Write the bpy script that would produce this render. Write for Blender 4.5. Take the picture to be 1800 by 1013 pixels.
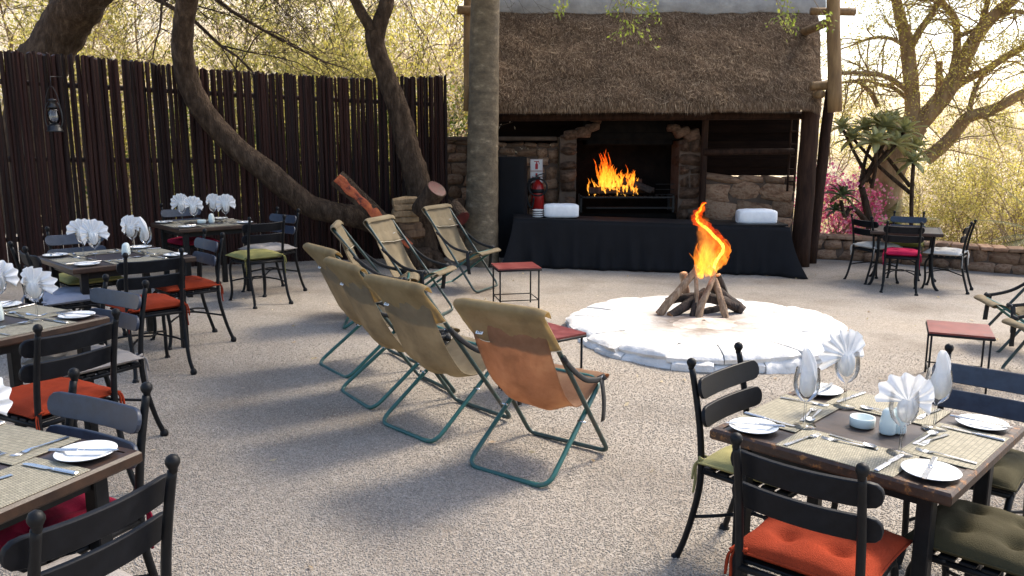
import bpy, math, random
import numpy as np
from mathutils import Vector, Matrix, noise as mnoise

for o in list(bpy.data.objects): bpy.data.objects.remove(o)
scene = bpy.context.scene
COL = scene.collection
R = math.radians

# ---------------------------------------------------------------- camera
CAM_F, CAM_T, CAM_H, SLOPE = 1460.0, R(10.39), 1.797, -0.033
cam_d = bpy.data.cameras.new('camera'); cam = bpy.data.objects.new('camera', cam_d); COL.objects.link(cam)
cam.location = (0, 0, CAM_H); cam.rotation_euler = (R(90) - CAM_T, 0, 0)
cam_d.sensor_width = 36; cam_d.lens = CAM_F / 1800 * 36; cam_d.clip_start = .05; cam_d.clip_end = 2000
scene.camera = cam

# ---------------------------------------------------------------- sky and sun
SUN_AZ, SUN_EL = R(53), R(48)
world = bpy.data.worlds.new('World'); scene.world = world; world.use_nodes = True
wn = world.node_tree; wn.nodes.clear()
sky = wn.nodes.new('ShaderNodeTexSky'); sky.sky_type = 'NISHITA'; sky.sun_disc = False
sky.sun_elevation = SUN_EL; sky.sun_rotation = SUN_AZ; sky.dust_density = 3.0; sky.air_density = 1.0; sky.ozone_density = 1.0
bg = wn.nodes.new('ShaderNodeBackground'); bg.inputs['Strength'].default_value = 0.15
wo = wn.nodes.new('ShaderNodeOutputWorld')
wn.links.new(sky.outputs[0], bg.inputs[0]); wn.links.new(bg.outputs[0], wo.inputs[0])
SUN_DIR = Vector((math.cos(SUN_EL) * math.sin(SUN_AZ), math.cos(SUN_EL) * math.cos(SUN_AZ), math.sin(SUN_EL)))
sun_d = bpy.data.lights.new('sun', 'SUN'); sun_d.energy = 2.1; sun_d.angle = R(12); sun_d.color = (1, .90, .74)
sun = bpy.data.objects.new('sun', sun_d); COL.objects.link(sun)
sun.rotation_euler = (-SUN_DIR).to_track_quat('-Z', 'Y').to_euler()
vs = scene.view_settings
vs.view_transform = 'Standard'; vs.look = 'None'; vs.gamma = 1; vs.use_curve_mapping = False; vs.exposure = 1.38
scene.render.engine = 'CYCLES'
scene.cycles.max_bounces = 8; scene.cycles.transparent_max_bounces = 16; scene.cycles.transmission_bounces = 8
scene.cycles.caustics_reflective = False; scene.cycles.caustics_refractive = False

# ---------------------------------------------------------------- pixel helpers (1800 x 1013 photograph)
def ray(px, py):
    x = (px - 900) / CAM_F; v = (506.5 - py) / CAM_F
    return Vector((x, math.cos(CAM_T) + v * math.sin(CAM_T), -math.sin(CAM_T) + v * math.cos(CAM_T)))
def at(px, py, Y):                      # the point of that pixel's ray on the upright plane y = Y
    d = ray(px, py); return Vector((0, 0, CAM_H)) + d * (Y / d.y)
def on(px, py, h=0.0):                  # ... on the sloping ground raised by h
    d = ray(px, py); t = (h - CAM_H) / (d.z - SLOPE * d.x); return Vector((0, 0, CAM_H)) + d * t
def gz(x, y=0): return SLOPE * x

# ---------------------------------------------------------------- mesh builder
def spline(pts, n=6, closed=False):
    P = [Vector(p) for p in pts]; out = []; m = len(P)
    rng_ = range(m) if closed else range(m - 1)
    for i in rng_:
        if closed: a, b, c, d = P[(i - 1) % m], P[i], P[(i + 1) % m], P[(i + 2) % m]
        else: a, b, c, d = P[max(i - 1, 0)], P[i], P[i + 1], P[min(i + 2, m - 1)]
        for k in range(n):
            t = k / n
            out.append(.5 * ((2 * b) + (c - a) * t + (2 * a - 5 * b + 4 * c - d) * t * t + (3 * b - a - 3 * c + d) * t ** 3))
    if not closed: out.append(P[-1])
    return out
def lerp_list(v, n):
    if len(v) == n: return list(v)
    return list(np.interp(np.linspace(0, 1, n), np.linspace(0, 1, len(v)), v))

class MB:
    def __init__(self): self.v = []; self.f = []
    def add(self, vs_, fs):
        o = len(self.v); self.v += [tuple(p) for p in vs_]; self.f += [tuple(i + o for i in f) for f in fs]; return self
    def box(self, c, s, rot=None, bev=0.0):
        hx, hy, hz = s[0] / 2, s[1] / 2, s[2] / 2; M = rot if rot is not None else Matrix.Identity(3)
        if bev <= 0:
            P = [(x, y, z) for x in (-hx, hx) for y in (-hy, hy) for z in (-hz, hz)]
            F = [(0, 1, 3, 2), (4, 6, 7, 5), (0, 4, 5, 1), (2, 3, 7, 6), (0, 2, 6, 4), (1, 5, 7, 3)]
        else:
            b = min(bev, hx * .9, hy * .9, hz * .9); P = []; idx = {}
            for sx in (-1, 1):
                for sy in (-1, 1):
                    for sz in (-1, 1):
                        for a in range(3):
                            q = [sx * (hx - b), sy * (hy - b), sz * (hz - b)]; q[a] = (sx * hx, sy * hy, sz * hz)[a]
                            idx[(sx, sy, sz, a)] = len(P); P.append(q)
            F = []
            for a in range(3):
                o1, o2 = (a + 1) % 3, (a + 2) % 3
                for s_ in (-1, 1):
                    def k(u, w):
                        t = [0, 0, 0]; t[a] = s_; t[o1] = u; t[o2] = w; return idx[(*t, a)]
                    q = [k(-1, -1), k(1, -1), k(1, 1), k(-1, 1)]; F.append(q if s_ > 0 else q[::-1])
                for u in (-1, 1):
                    for w in (-1, 1):
                        def k2(t0, ax):
                            t = [0, 0, 0]; t[a] = t0; t[o1] = u; t[o2] = w; return idx[(*t, ax)]
                        q = [k2(-1, o1), k2(1, o1), k2(1, o2), k2(-1, o2)]; F.append(q if u * w > 0 else q[::-1])
            for sx in (-1, 1):
                for sy in (-1, 1):
                    for sz in (-1, 1):
                        q = [idx[(sx, sy, sz, a)] for a in range(3)]; F.append(q if sx * sy * sz > 0 else q[::-1])
        c = Vector(c)
        return self.add([M @ Vector(p) + c for p in P], F)
    def tube(self, pts, rad, n=8, closed=False, caps=True, flat=1.0, jit=0.0, rng=None):
        pts = [Vector(p) for p in pts]; m = len(pts)
        if not hasattr(rad, '__len__'): rad = [rad] * m
        rad = lerp_list(rad, m)
        tang = []
        for i in range(m):
            if closed: t = pts[(i + 1) % m] - pts[(i - 1) % m]
            else: t = pts[min(i + 1, m - 1)] - pts[max(i - 1, 0)]
            if t.length < 1e-9: t = Vector((0, 0, 1))
            tang.append(t.normalized())
        ref = Vector((0, 0, 1)) if abs(tang[0].z) < .9 else Vector((1, 0, 0))
        nrm = (ref - tang[0] * ref.dot(tang[0])).normalized()
        vs_ = []
        for i in range(m):
            t = tang[i]; nrm = nrm - t * nrm.dot(t)
            if nrm.length < 1e-6: nrm = t.orthogonal()
            nrm.normalize(); b = t.cross(nrm)
            for k in range(n):
                a = 2 * math.pi * k / n; rr = rad[i]
                if jit and rng: rr *= 1 + rng.uniform(-jit, jit)
                vs_.append(pts[i] + nrm * (math.cos(a) * rr) + b * (math.sin(a) * rr * flat))
        fs = []
        for i in range(m if closed else m - 1):
            j = (i + 1) % m
            for k in range(n):
                k2 = (k + 1) % n
                fs.append((i * n + k, i * n + k2, j * n + k2, j * n + k))
        if caps and not closed:
            fs.append(tuple(range(n - 1, -1, -1))); fs.append(tuple((m - 1) * n + k for k in range(n)))
        return self.add(vs_, fs)
    def lathe(self, prof, n=20, c=(0, 0, 0), M=None):
        vs_ = []; c = Vector(c)
        for r_, z in prof:
            for k in range(n):
                a = 2 * math.pi * k / n; p = Vector((max(r_, 1e-4) * math.cos(a), max(r_, 1e-4) * math.sin(a), z))
                if M is not None: p = M @ p
                vs_.append(p + c)
        fs = []
        for i in range(len(prof) - 1):
            for k in range(n):
                k2 = (k + 1) % n; fs.append((i * n + k, i * n + k2, (i + 1) * n + k2, (i + 1) * n + k))
        fs.append(tuple(range(n - 1, -1, -1))); fs.append(tuple((len(prof) - 1) * n + k for k in range(n)))
        return self.add(vs_, fs)
    def ball(self, c, r_, n=10, m=6, sz=1.0):
        pr = [(r_ * math.sin(math.pi * i / m), -r_ * sz * math.cos(math.pi * i / m)) for i in range(m + 1)]
        return self.lathe(pr, n, c)
    def grid(self, fn, nu, nv, wrap=False):
        vs_ = [fn(i / (nu - 1) if not wrap else i / nu, j / (nv - 1)) for j in range(nv) for i in range(nu)]
        fs = []
        for j in range(nv - 1):
            for i in range(nu if wrap else nu - 1):
                i2 = (i + 1) % nu; fs.append((j * nu + i, j * nu + i2, (j + 1) * nu + i2, (j + 1) * nu + i))
        return self.add(vs_, fs)
    def prism(self, poly, h0, h1):       # polygon in xy extruded between two heights
        n = len(poly); vs_ = [(x, y, h0) for x, y in poly] + [(x, y, h1) for x, y in poly]
        fs = [tuple(range(n - 1, -1, -1)), tuple(range(n, 2 * n))] + [(i, (i + 1) % n, n + (i + 1) % n, n + i) for i in range(n)]
        return self.add(vs_, fs)
    def mesh(self, name, mat, smooth=True):
        me = bpy.data.meshes.new(name); me.from_pydata(self.v, [], self.f)
        if mat: me.materials.append(mat)
        if smooth: me.polygons.foreach_set('use_smooth', [True] * len(me.polygons))
        me.update(); return me
    def build(self, name, mat, parent=None, smooth=True, auto=None):
        o = link(name, self.mesh(name, mat, smooth), parent)
        if smooth and auto is not None: o.data.set_sharp_from_angle(angle=R(auto))
        return o

def link(name, data, parent=None, loc=None, rz=None):
    o = bpy.data.objects.new(name, data); COL.objects.link(o)
    if parent: o.parent = parent
    if loc is not None: o.location = loc
    if rz is not None: o.rotation_euler = (0, 0, rz)
    return o
def tag(o, label=None, cat=None, group=None, kind=None):
    if label: o['label'] = label
    if cat: o['category'] = cat
    if group: o['group'] = group
    if kind: o['kind'] = kind
    return o
def thing(name, label, cat, loc=(0, 0, 0), rz=0, group=None):
    return tag(link(name, None, None, loc, rz), label, cat, group)
def struct(name, data_or_obj):
    o = data_or_obj; o['kind'] = 'structure'; return o
def kids(o, table):
    return table.get(o, [])
CHILD = {}
def copy_tree(root, label=None, group=None):
    def rec(o, par):
        c = o.copy(); COL.objects.link(c)
        if par: c.parent = par
        for ch in o.children: rec(ch, c)
        return c
    c = rec(root, None)
    if label: c['label'] = label
    if group: c['group'] = group
    return c
def place(o, x, y, rz=0, h=0.0):
    o.location = (x, y, gz(x, y) + h); o.rotation_euler = (0, 0, rz); return o
def face(fx, fy): return math.atan2(-fx, fy)     # rotation that turns local +Y to (fx, fy)

# ---------------------------------------------------------------- materials
def nt(m): m.use_nodes = True; t = m.node_tree; t.nodes.clear(); return t
def ramp(t, cols, pos=None):
    r = t.nodes.new('ShaderNodeValToRGB'); e = r.color_ramp.elements
    n = len(cols); pos = pos or [i / (n - 1) for i in range(n)]
    while len(e) < n: e.new(.5)
    for i in range(n): e[i].position = pos[i]; e[i].color = (*cols[i], 1)
    return r
def M(name, cols, scale=6, rough=.7, bump=.3, bscale=60, metal=0, spec=.4, stretch=(1, 1, 1), orand=0.0, pos=None,
      detail=8, bdist=.01, transl=0.0, islands=False, extra=None, coat=0, wave=None):
    m = bpy.data.materials.new(name); t = nt(m); N, L = t.nodes, t.links
    tc = N.new('ShaderNodeTexCoord'); mp = N.new('ShaderNodeMapping'); mp.inputs['Scale'].default_value = stretch
    L.new(tc.outputs['Object'], mp.inputs[0])
    if orand:
        oi = N.new('ShaderNodeObjectInfo'); vm = N.new('ShaderNodeVectorMath'); vm.operation = 'MULTIPLY_ADD'
        cb = N.new('ShaderNodeCombineXYZ')
        for i in range(3): L.new(oi.outputs['Random'], cb.inputs[i])
        vm.inputs[1].default_value = (37, 53, 71); L.new(cb.outputs[0], vm.inputs[0]); L.new(tc.outputs['Object'], vm.inputs[2])
        L.new(vm.outputs[0], mp.inputs[0])
    n1 = N.new('ShaderNodeTexNoise'); n1.inputs['Scale'].default_value = scale; n1.inputs['Detail'].default_value = detail
    n1.inputs['Roughness'].default_value = .65
    L.new(mp.outputs[0], n1.inputs[0])
    pos = pos or list(np.linspace(.3, .7, len(cols)))
    cr = ramp(t, cols, pos); L.new(n1.outputs[0], cr.inputs[0]); col = cr.outputs[0]
    if islands:
        ge = N.new('ShaderNodeNewGeometry'); L.new(ge.outputs['Random Per Island'], cr.inputs[0])
    if orand:
        hs = N.new('ShaderNodeHueSaturation'); mr = N.new('ShaderNodeMapRange')
        mr.inputs[3].default_value = 1 - orand; mr.inputs[4].default_value = 1 + orand
        L.new(oi.outputs['Random'], mr.inputs[0]); L.new(mr.outputs[0], hs.inputs['Value']); L.new(col, hs.inputs['Color']); col = hs.outputs[0]
    p = N.new('ShaderNodeBsdfPrincipled'); L.new(col, p.inputs['Base Color'])
    p.inputs['Metallic'].default_value = metal; p.inputs['Specular IOR Level'].default_value = spec
    p.inputs['Coat Weight'].default_value = coat
    rr = N.new('ShaderNodeMapRange'); rr.inputs[3].default_value = max(rough - .12, .02); rr.inputs[4].default_value = min(rough + .12, 1)
    L.new(n1.outputs[0], rr.inputs[0]); L.new(rr.outputs[0], p.inputs['Roughness'])
    if bump:
        if wave:
            n2 = N.new('ShaderNodeTexWave'); n2.inputs['Scale'].default_value = bscale; n2.inputs['Distortion'].default_value = wave
            n2.bands_direction = 'X'
        else:
            n2 = N.new('ShaderNodeTexNoise'); n2.inputs['Scale'].default_value = bscale; n2.inputs['Detail'].default_value = 6
        L.new(mp.outputs[0], n2.inputs[0])
        b = N.new('ShaderNodeBump'); b.inputs['Strength'].default_value = bump; b.inputs['Distance'].default_value = bdist
        L.new(n2.outputs[0], b.inputs['Height']); L.new(b.outputs[0], p.inputs['Normal'])
    out = N.new('ShaderNodeOutputMaterial'); sh = p.outputs[0]
    if transl:
        tr = N.new('ShaderNodeBsdfTranslucent'); L.new(col, tr.inputs[0])
        mx = N.new('ShaderNodeMixShader'); mx.inputs[0].default_value = transl
        L.new(sh, mx.inputs[1]); L.new(tr.outputs[0], mx.inputs[2]); sh = mx.outputs[0]
        if bump: L.new(b.outputs[0], tr.inputs['Normal'])
    L.new(sh, out.inputs[0])
    m['bsdf'] = p.name
    return m
def leafmat(name, cols, transl=.45, rough=.55):
    return M(name, cols, rough=rough, bump=0, islands=True, transl=transl, pos=list(np.linspace(0, 1, len(cols))), spec=.3)
def glassmat(name):
    # thin clear glass: lets light straight through, reflects by the Fresnel law
    m = bpy.data.materials.new(name); t = nt(m); N, L = t.nodes, t.links
    tr = N.new('ShaderNodeBsdfTransparent'); tr.inputs[0].default_value = (.97, .975, .975, 1)
    gl = N.new('ShaderNodeBsdfGlossy'); gl.inputs['Roughness'].default_value = .02
    fr = N.new('ShaderNodeFresnel'); fr.inputs[0].default_value = 1.42
    mu = N.new('ShaderNodeMath'); mu.operation = 'MULTIPLY_ADD'; mu.inputs[1].default_value = .9; mu.inputs[2].default_value = .02; L.new(fr.outputs[0], mu.inputs[0])
    mx = N.new('ShaderNodeMixShader'); L.new(mu.outputs[0], mx.inputs[0]); L.new(tr.outputs[0], mx.inputs[1]); L.new(gl.outputs[0], mx.inputs[2])
    o = N.new('ShaderNodeOutputMaterial'); L.new(mx.outputs[0], o.inputs[0]); return m
def gravelmat(name, cols, vscale, bump):
    m = bpy.data.materials.new(name); t = nt(m); N, L = t.nodes, t.links
    tc = N.new('ShaderNodeTexCoord')
    v = N.new('ShaderNodeTexVoronoi'); v.inputs['Scale'].default_value = vscale; L.new(tc.outputs['Object'], v.inputs[0])
    cr = ramp(t, cols)
    sp = N.new('ShaderNodeSeparateColor'); L.new(v.outputs['Color'], sp.inputs[0]); L.new(sp.outputs[0], cr.inputs[0])
    n1 = N.new('ShaderNodeTexNoise'); n1.inputs['Scale'].default_value = .9; n1.inputs['Detail'].default_value = 7; L.new(tc.outputs['Object'], n1.inputs[0])
    c2 = ramp(t, [(.66, .62, .58), (1.0, 1.0, 1.0), (1.1, 1.06, 1.0)], [.3, .5, .75]); L.new(n1.outputs[0], c2.inputs[0])
    mx = N.new('ShaderNodeMix'); mx.data_type = 'RGBA'; mx.blend_type = 'MULTIPLY'; mx.inputs[0].default_value = 1
    L.new(cr.outputs[0], mx.inputs[6]); L.new(c2.outputs[0], mx.inputs[7])
    p = N.new('ShaderNodeBsdfPrincipled'); p.inputs['Roughness'].default_value = .85; p.inputs['Specular IOR Level'].default_value = .25
    L.new(mx.outputs[2], p.inputs['Base Color'])
    b = N.new('ShaderNodeBump'); b.inputs['Strength'].default_value = bump; b.inputs['Distance'].default_value = .012; b.invert = True
    L.new(v.outputs['Distance'], b.inputs['Height'])
    n3 = N.new('ShaderNodeTexNoise'); n3.inputs['Scale'].default_value = 3.5; n3.inputs['Detail'].default_value = 5; L.new(tc.outputs['Object'], n3.inputs[0])
    b2 = N.new('ShaderNodeBump'); b2.inputs['Strength'].default_value = .5; b2.inputs['Distance'].default_value = .04
    L.new(n3.outputs[0], b2.inputs['Height']); L.new(b.outputs[0], b2.inputs['Normal'])
    L.new(b2.outputs[0], p.inputs['Normal'])
    o = N.new('ShaderNodeOutputMaterial'); L.new(p.outputs[0], o.inputs[0]); return m
def matweave(name, c0, c1, sx=120, sy=60):
    m = bpy.data.materials.new(name); t = nt(m); N, L = t.nodes, t.links
    tc = N.new('ShaderNodeTexCoord'); br = N.new('ShaderNodeTexBrick')
    br.inputs['Scale'].default_value = 1; br.inputs['Brick Width'].default_value = 1 / sx; br.inputs['Row Height'].default_value = 1 / sy
    br.inputs['Mortar Size'].default_value = .0009; br.inputs['Color1'].default_value = (*c0, 1); br.inputs['Color2'].default_value = (*c1, 1)
    br.inputs['Mortar'].default_value = (c0[0] * .3, c0[1] * .3, c0[2] * .3, 1)
    L.new(tc.outputs['Object'], br.inputs[0])
    p = N.new('ShaderNodeBsdfPrincipled'); p.inputs['Roughness'].default_value = .75
    L.new(br.outputs['Color'], p.inputs['Base Color'])
    b = N.new('ShaderNodeBump'); b.inputs['Strength'].default_value = .6; b.inputs['Distance'].default_value = .002; b.invert = True
    L.new(br.outputs['Fac'], b.inputs['Height']); L.new(b.outputs[0], p.inputs['Normal'])
    o = N.new('ShaderNodeOutputMaterial'); L.new(p.outputs[0], o.inputs[0]); return m
def flamemat(name, z0, z1, strength, thresh, cols=None, nscale=9.0, opq=.1):
    # the flame's own glow: white-yellow low in the fire, orange then red at the tips, torn by noise
    m = bpy.data.materials.new(name); t = nt(m); N, L = t.nodes, t.links
    ge = N.new('ShaderNodeTexCoord'); sp = N.new('ShaderNodeSeparateXYZ'); L.new(ge.outputs['Object'], sp.inputs[0])
    mp = N.new('ShaderNodeMapping'); mp.inputs['Scale'].default_value = (1.6, 1.6, .55); L.new(ge.outputs['Object'], mp.inputs[0])
    n = N.new('ShaderNodeTexNoise'); n.inputs['Scale'].default_value = nscale; n.inputs['Detail'].default_value = 5; n.inputs['Distortion'].default_value = 1.6
    L.new(mp.outputs[0], n.inputs[0])
    mr = N.new('ShaderNodeMapRange'); mr.inputs[1].default_value = z0; mr.inputs[2].default_value = z1; L.new(sp.outputs[2], mr.inputs[0])
    ad = N.new('ShaderNodeMath'); ad.operation = 'MULTIPLY_ADD'; ad.inputs[1].default_value = 1.5; ad.inputs[2].default_value = -.75; L.new(n.outputs[0], ad.inputs[0])
    ad2 = N.new('ShaderNodeMath'); ad2.operation = 'ADD'; L.new(ad.outputs[0], ad2.inputs[0]); L.new(mr.outputs[0], ad2.inputs[1])
    cr = ramp(t, cols or [(1, .62, .16), (1, .42, .05), (1, .20, .012), (.75, .06, .004)], [0, .3, .65, 1]); L.new(ad2.outputs[0], cr.inputs[0])
    em = N.new('ShaderNodeEmission'); em.inputs[1].default_value = strength; L.new(cr.outputs[0], em.inputs[0])
    tr = N.new('ShaderNodeBsdfTransparent')
    mf = N.new('ShaderNodeMapRange'); mf.inputs[1].default_value = thresh - .18; mf.inputs[2].default_value = thresh + .22; mf.inputs[3].default_value = .97; mf.inputs[4].default_value = opq
    n2 = N.new('ShaderNodeTexNoise'); n2.inputs['Scale'].default_value = nscale * 1.4; n2.inputs['Detail'].default_value = 5; n2.inputs['Distortion'].default_value = 1.2
    L.new(mp.outputs[0], n2.inputs[0]); L.new(n2.outputs[0], mf.inputs[0])
    mx = N.new('ShaderNodeMixShader'); L.new(mf.outputs[0], mx.inputs[0]); L.new(em.outputs[0], mx.inputs[1]); L.new(tr.outputs[0], mx.inputs[2])
    o = N.new('ShaderNodeOutputMaterial'); L.new(mx.outputs[0], o.inputs[0]); return m

def fire_volume(name, k):
    # glowing gas: bright at the heart, thinning to nothing at the hull, torn by noise
    m = bpy.data.materials.new(name); t = nt(m); N, L = t.nodes, t.links
    tc = N.new('ShaderNodeTexCoord'); ln = N.new('ShaderNodeVectorMath'); ln.operation = 'LENGTH'; L.new(tc.outputs['Object'], ln.inputs[0])
    n = N.new('ShaderNodeTexNoise'); n.inputs['Scale'].default_value = 2.6; n.inputs['Detail'].default_value = 3; n.inputs['Distortion'].default_value = .8; L.new(tc.outputs['Object'], n.inputs[0])
    a = N.new('ShaderNodeMath'); a.operation = 'MULTIPLY_ADD'; a.inputs[1].default_value = 1.3; a.inputs[2].default_value = -.65; L.new(n.outputs[0], a.inputs[0])
    b = N.new('ShaderNodeMath'); b.operation = 'ADD'; L.new(a.outputs[0], b.inputs[0]); L.new(ln.outputs['Value'], b.inputs[1])
    r = N.new('ShaderNodeMapRange'); r.interpolation_type = 'SMOOTHSTEP'; r.inputs[1].default_value = 1.0; r.inputs[2].default_value = .15; r.inputs[3].default_value = 0; r.inputs[4].default_value = k; L.new(b.outputs[0], r.inputs[0])
    e = N.new('ShaderNodeEmission'); e.inputs[0].default_value = (1, .27, .03, 1); L.new(r.outputs[0], e.inputs[1])
    o = N.new('ShaderNodeOutputMaterial'); L.new(e.outputs[0], o.inputs['Volume']); return m

MT = {}
MT['gravel'] = gravelmat('gravel', [(.205, .175, .144), (.273, .238, .20), (.332, .294, .252), (.40, .363, .318)], 130, .5)
MT['pebble'] = M('pebble', [(.20, .165, .135), (.38, .33, .28), (.52, .47, .41), (.66, .61, .56)], bump=.2, bscale=200, rough=.8, islands=False, orand=0, spec=.25, scale=40)
MT['soil'] = M('soil', [(.20, .14, .08), (.42, .33, .19), (.55, .46, .30)], scale=.5, bump=.5, bscale=8, bdist=.1, rough=.95)
MT['hill'] = M('hill', [(.36, .26, .15), (.62, .50, .32), (.74, .64, .47), (.45, .36, .20)], scale=.28, bump=.6, bscale=3, bdist=.4, rough=.95, spec=.1)
MT['iron'] = M('iron', [(.003, .0032, .004), (.009, .0095, .011)], scale=25, rough=.5, bump=.15, bscale=140, spec=.2, bdist=.002)
MT['slatpaint'] = M('slatpaint', [(.0035, .004, .0055), (.008, .009, .012), (.010, .011, .014), (.22, .22, .23)], pos=[.3, .6, .735, .76], scale=22, rough=.48, bump=.12, bscale=90, spec=.16, bdist=.002)
MT['slatskysheen'] = M('slatskysheen', [(.013, .019, .037), (.027, .038, .064), (.030, .042, .068), (.30, .31, .33)], pos=[.3, .6, .735, .76], scale=22, rough=.42, bump=.12, bscale=90, spec=.45, bdist=.002)  # blue reflection of the sky painted into the dark slat colour
MT['tabletop'] = M('tabletop', [(.015, .010, .010), (.030, .019, .018), (.05, .029, .023)], scale=5, stretch=(1, 7, 1), rough=.42, bump=.2, bscale=50, spec=.5, bdist=.002)
MT['tableedge'] = M('tableedge', [(.016, .008, .006), (.034, .017, .010), (.062, .028, .015)], scale=8, rough=.45, bump=.3, bscale=60, bdist=.003)
MT['wornedge'] = M('wornedge', [(.028, .015, .010), (.05, .024, .014), (.20, .085, .025), (.34, .17, .05)], scale=26, rough=.5, bump=.5, bscale=50, bdist=.004, pos=[.38, .56, .61, .76])
MT['mat'] = matweave('placemat', (.36, .325, .235), (.25, .225, .16))
MT['china'] = M('china', [(.80, .81, .80), (.86, .86, .84)], scale=5, rough=.15, bump=0, spec=.5)
MT['mint'] = M('mint', [(.66, .74, .71), (.74, .80, .77)], scale=5, rough=.18, bump=0, spec=.5)
MT['steel'] = M('steel', [(.55, .55, .55), (.7, .7, .7)], scale=30, rough=.22, bump=.05, metal=1.0)
MT['linen'] = M('linen', [(.78, .78, .79), (.88, .88, .88)], scale=6, rough=.8, bump=.15, bscale=300, transl=.3, bdist=.001)
MT['towel'] = M('towel', [(.76, .76, .77), (.88, .88, .88)], scale=14, rough=.9, bump=.4, bscale=350, bdist=.003)
MT['glass'] = glassmat('glass')
for nm, c in dict(orange=(.27, .036, .013), crimson=(.20, .008, .028), grey=(.30, .275, .255), olive=(.24, .225, .085), yellow=(.33, .30, .135),
                  drab=(.055, .048, .026), blue=(.26, .28, .34), white=(.62, .59, .54), pink=(.42, .012, .06), moss=(.12, .12, .03)).items():
    MT['c_' + nm] = M('cushion_' + nm, [tuple(v * .75 for v in c), tuple(min(v * 1.15, .9) for v in c)], scale=5, rough=.9, bump=.8, bscale=260, bdist=.004, spec=.12)
MT['canvas'] = M('canvas', [(.23, .185, .122), (.33, .27, .18), (.41, .345, .24)], scale=4, rough=.8, bump=.5, bscale=9, transl=.5, bdist=.012, spec=.2)
MT['hood'] = M('hood', [(.36, .27, .15), (.50, .385, .215), (.61, .49, .29)], scale=4, rough=.8, bump=.5, bscale=9, transl=.6, bdist=.012, spec=.2)  # khaki canvas made lighter and warmer to paint in golden sunlight
MT['terracotta'] = M('terracotta', [(.30, .175, .105), (.42, .25, .155), (.52, .345, .22)], scale=4, rough=.8, bump=.5, bscale=9, transl=.6, bdist=.012, spec=.2)
MT['hem'] = M('hem', [(.55, .48, .36), (.7, .62, .48)], scale=30, rough=.85, bump=.2)
MT['strap'] = M('strap', [(.010, .010, .011), (.025, .025, .026)], scale=30, rough=.75, bump=.3, bscale=250, bdist=.002)
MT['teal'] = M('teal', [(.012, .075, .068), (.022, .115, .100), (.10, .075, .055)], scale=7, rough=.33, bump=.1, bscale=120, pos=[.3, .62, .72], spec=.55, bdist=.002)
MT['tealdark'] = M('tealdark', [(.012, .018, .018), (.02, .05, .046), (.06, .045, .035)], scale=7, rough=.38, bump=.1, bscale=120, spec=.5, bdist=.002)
MT['redtop'] = M('redtop', [(.10, .018, .016), (.17, .032, .028), (.24, .07, .06)], scale=8, rough=.35, bump=.15, bscale=50, bdist=.002)
MT['blackcloth'] = M('blackcloth', [(.005, .005, .006), (.011, .011, .013)], scale=3, rough=.8, bump=.2, bscale=300, bdist=.001, spec=.2)
MT['pole'] = M('fencepole', [(.006, .002, .0015), (.020, .006, .004), (.048, .0145, .0095)], scale=5, stretch=(6, 6, .8), rough=.55, bump=.5, bscale=30, orand=.6, bdist=.006, spec=.22)
MT['rail'] = M('fencerail', [(.02, .012, .009), (.05, .03, .02)], scale=5, rough=.8, bump=.4, bscale=30)
MT['bark'] = M('bark', [(.022, .014, .009), (.055, .036, .024), (.11, .076, .052)], scale=7, stretch=(2.2, 2.2, .8), rough=.92, bump=1.0, bscale=26, bdist=.03, spec=.15)
MT['barkpale_haze'] = M('barkpale_haze', [(.18, .115, .06), (.32, .215, .12), (.44, .32, .19)], scale=4, stretch=(2, 2, .7), rough=.9, bump=.8, bscale=20, bdist=.03, spec=.15)  # weathered wood; on the spreading tree, pale sun haze painted into the bark
MT['barksmooth'] = M('barksmooth', [(.048, .036, .022), (.10, .076, .047), (.145, .113, .072), (.27, .215, .145)], scale=7, stretch=(1.0, 1.0, 1.6), rough=.75, bump=.8, bscale=24, bdist=.014, pos=[.28, .46, .60, .70])
MT['twig'] = M('twig', [(.14, .09, .055), (.34, .25, .16)], scale=3, rough=.9, bump=0)
MT['log'] = M('log', [(.06, .032, .018), (.15, .085, .045), (.24, .15, .085)], scale=5, stretch=(4, 4, .6), rough=.75, bump=.5, bscale=25, bdist=.008)
MT['logdark'] = M('logdark', [(.014, .007, .005), (.034, .017, .011), (.062, .032, .02)], scale=5, stretch=(4, 4, .6), rough=.8, bump=.5, bscale=25, bdist=.008, orand=.2, spec=.15)
MT['polegold'] = M('polegold', [(.10, .058, .025), (.20, .12, .052), (.29, .185, .085)], scale=4, stretch=(4, 4, .5), rough=.7, bump=.35, bscale=22, bdist=.006)
MT['heartwood'] = M('heartwood', [(.03, .012, .008), (.30, .055, .018), (.48, .12, .035)], scale=9, stretch=(1, 1, 1), rough=.7, bump=.6, bscale=30, pos=[.36, .46, .66], bdist=.012)
MT['redend'] = M('redend', [(.03, .004, .004), (.075, .008, .007), (.12, .022, .017)], scale=8, rough=.6, bump=.3)
MT['thatch'] = M('thatch', [(.05, .030, .019), (.13, .082, .05), (.23, .155, .098)], scale=9, stretch=(3, 1, 1), rough=.95, bump=1, bscale=55, bdist=.03, spec=.1)
MT['straw'] = M('straw', [(.07, .042, .025), (.17, .108, .066), (.29, .195, .122), (.50, .37, .24)], rough=.85, bump=0, islands=True, pos=[0, .45, .8, 1], spec=.2)
MT['mortar'] = M('mortar', [(.22, .215, .21), (.38, .375, .365)], scale=4, rough=.9, bump=.5, bscale=20, bdist=.02)
MT['stone'] = M('stone', [(.12, .065, .04), (.25, .14, .085), (.34, .22, .14), (.20, .10, .06)], scale=4.5, rough=.88, bump=.8, bscale=16, bdist=.03, orand=.35, spec=.2)
MT['stonedark'] = M('stonedark', [(.05, .03, .02), (.13, .075, .048), (.20, .125, .085)], scale=4.5, rough=.88, bump=.8, bscale=16, bdist=.03, orand=.35, spec=.2)
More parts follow.
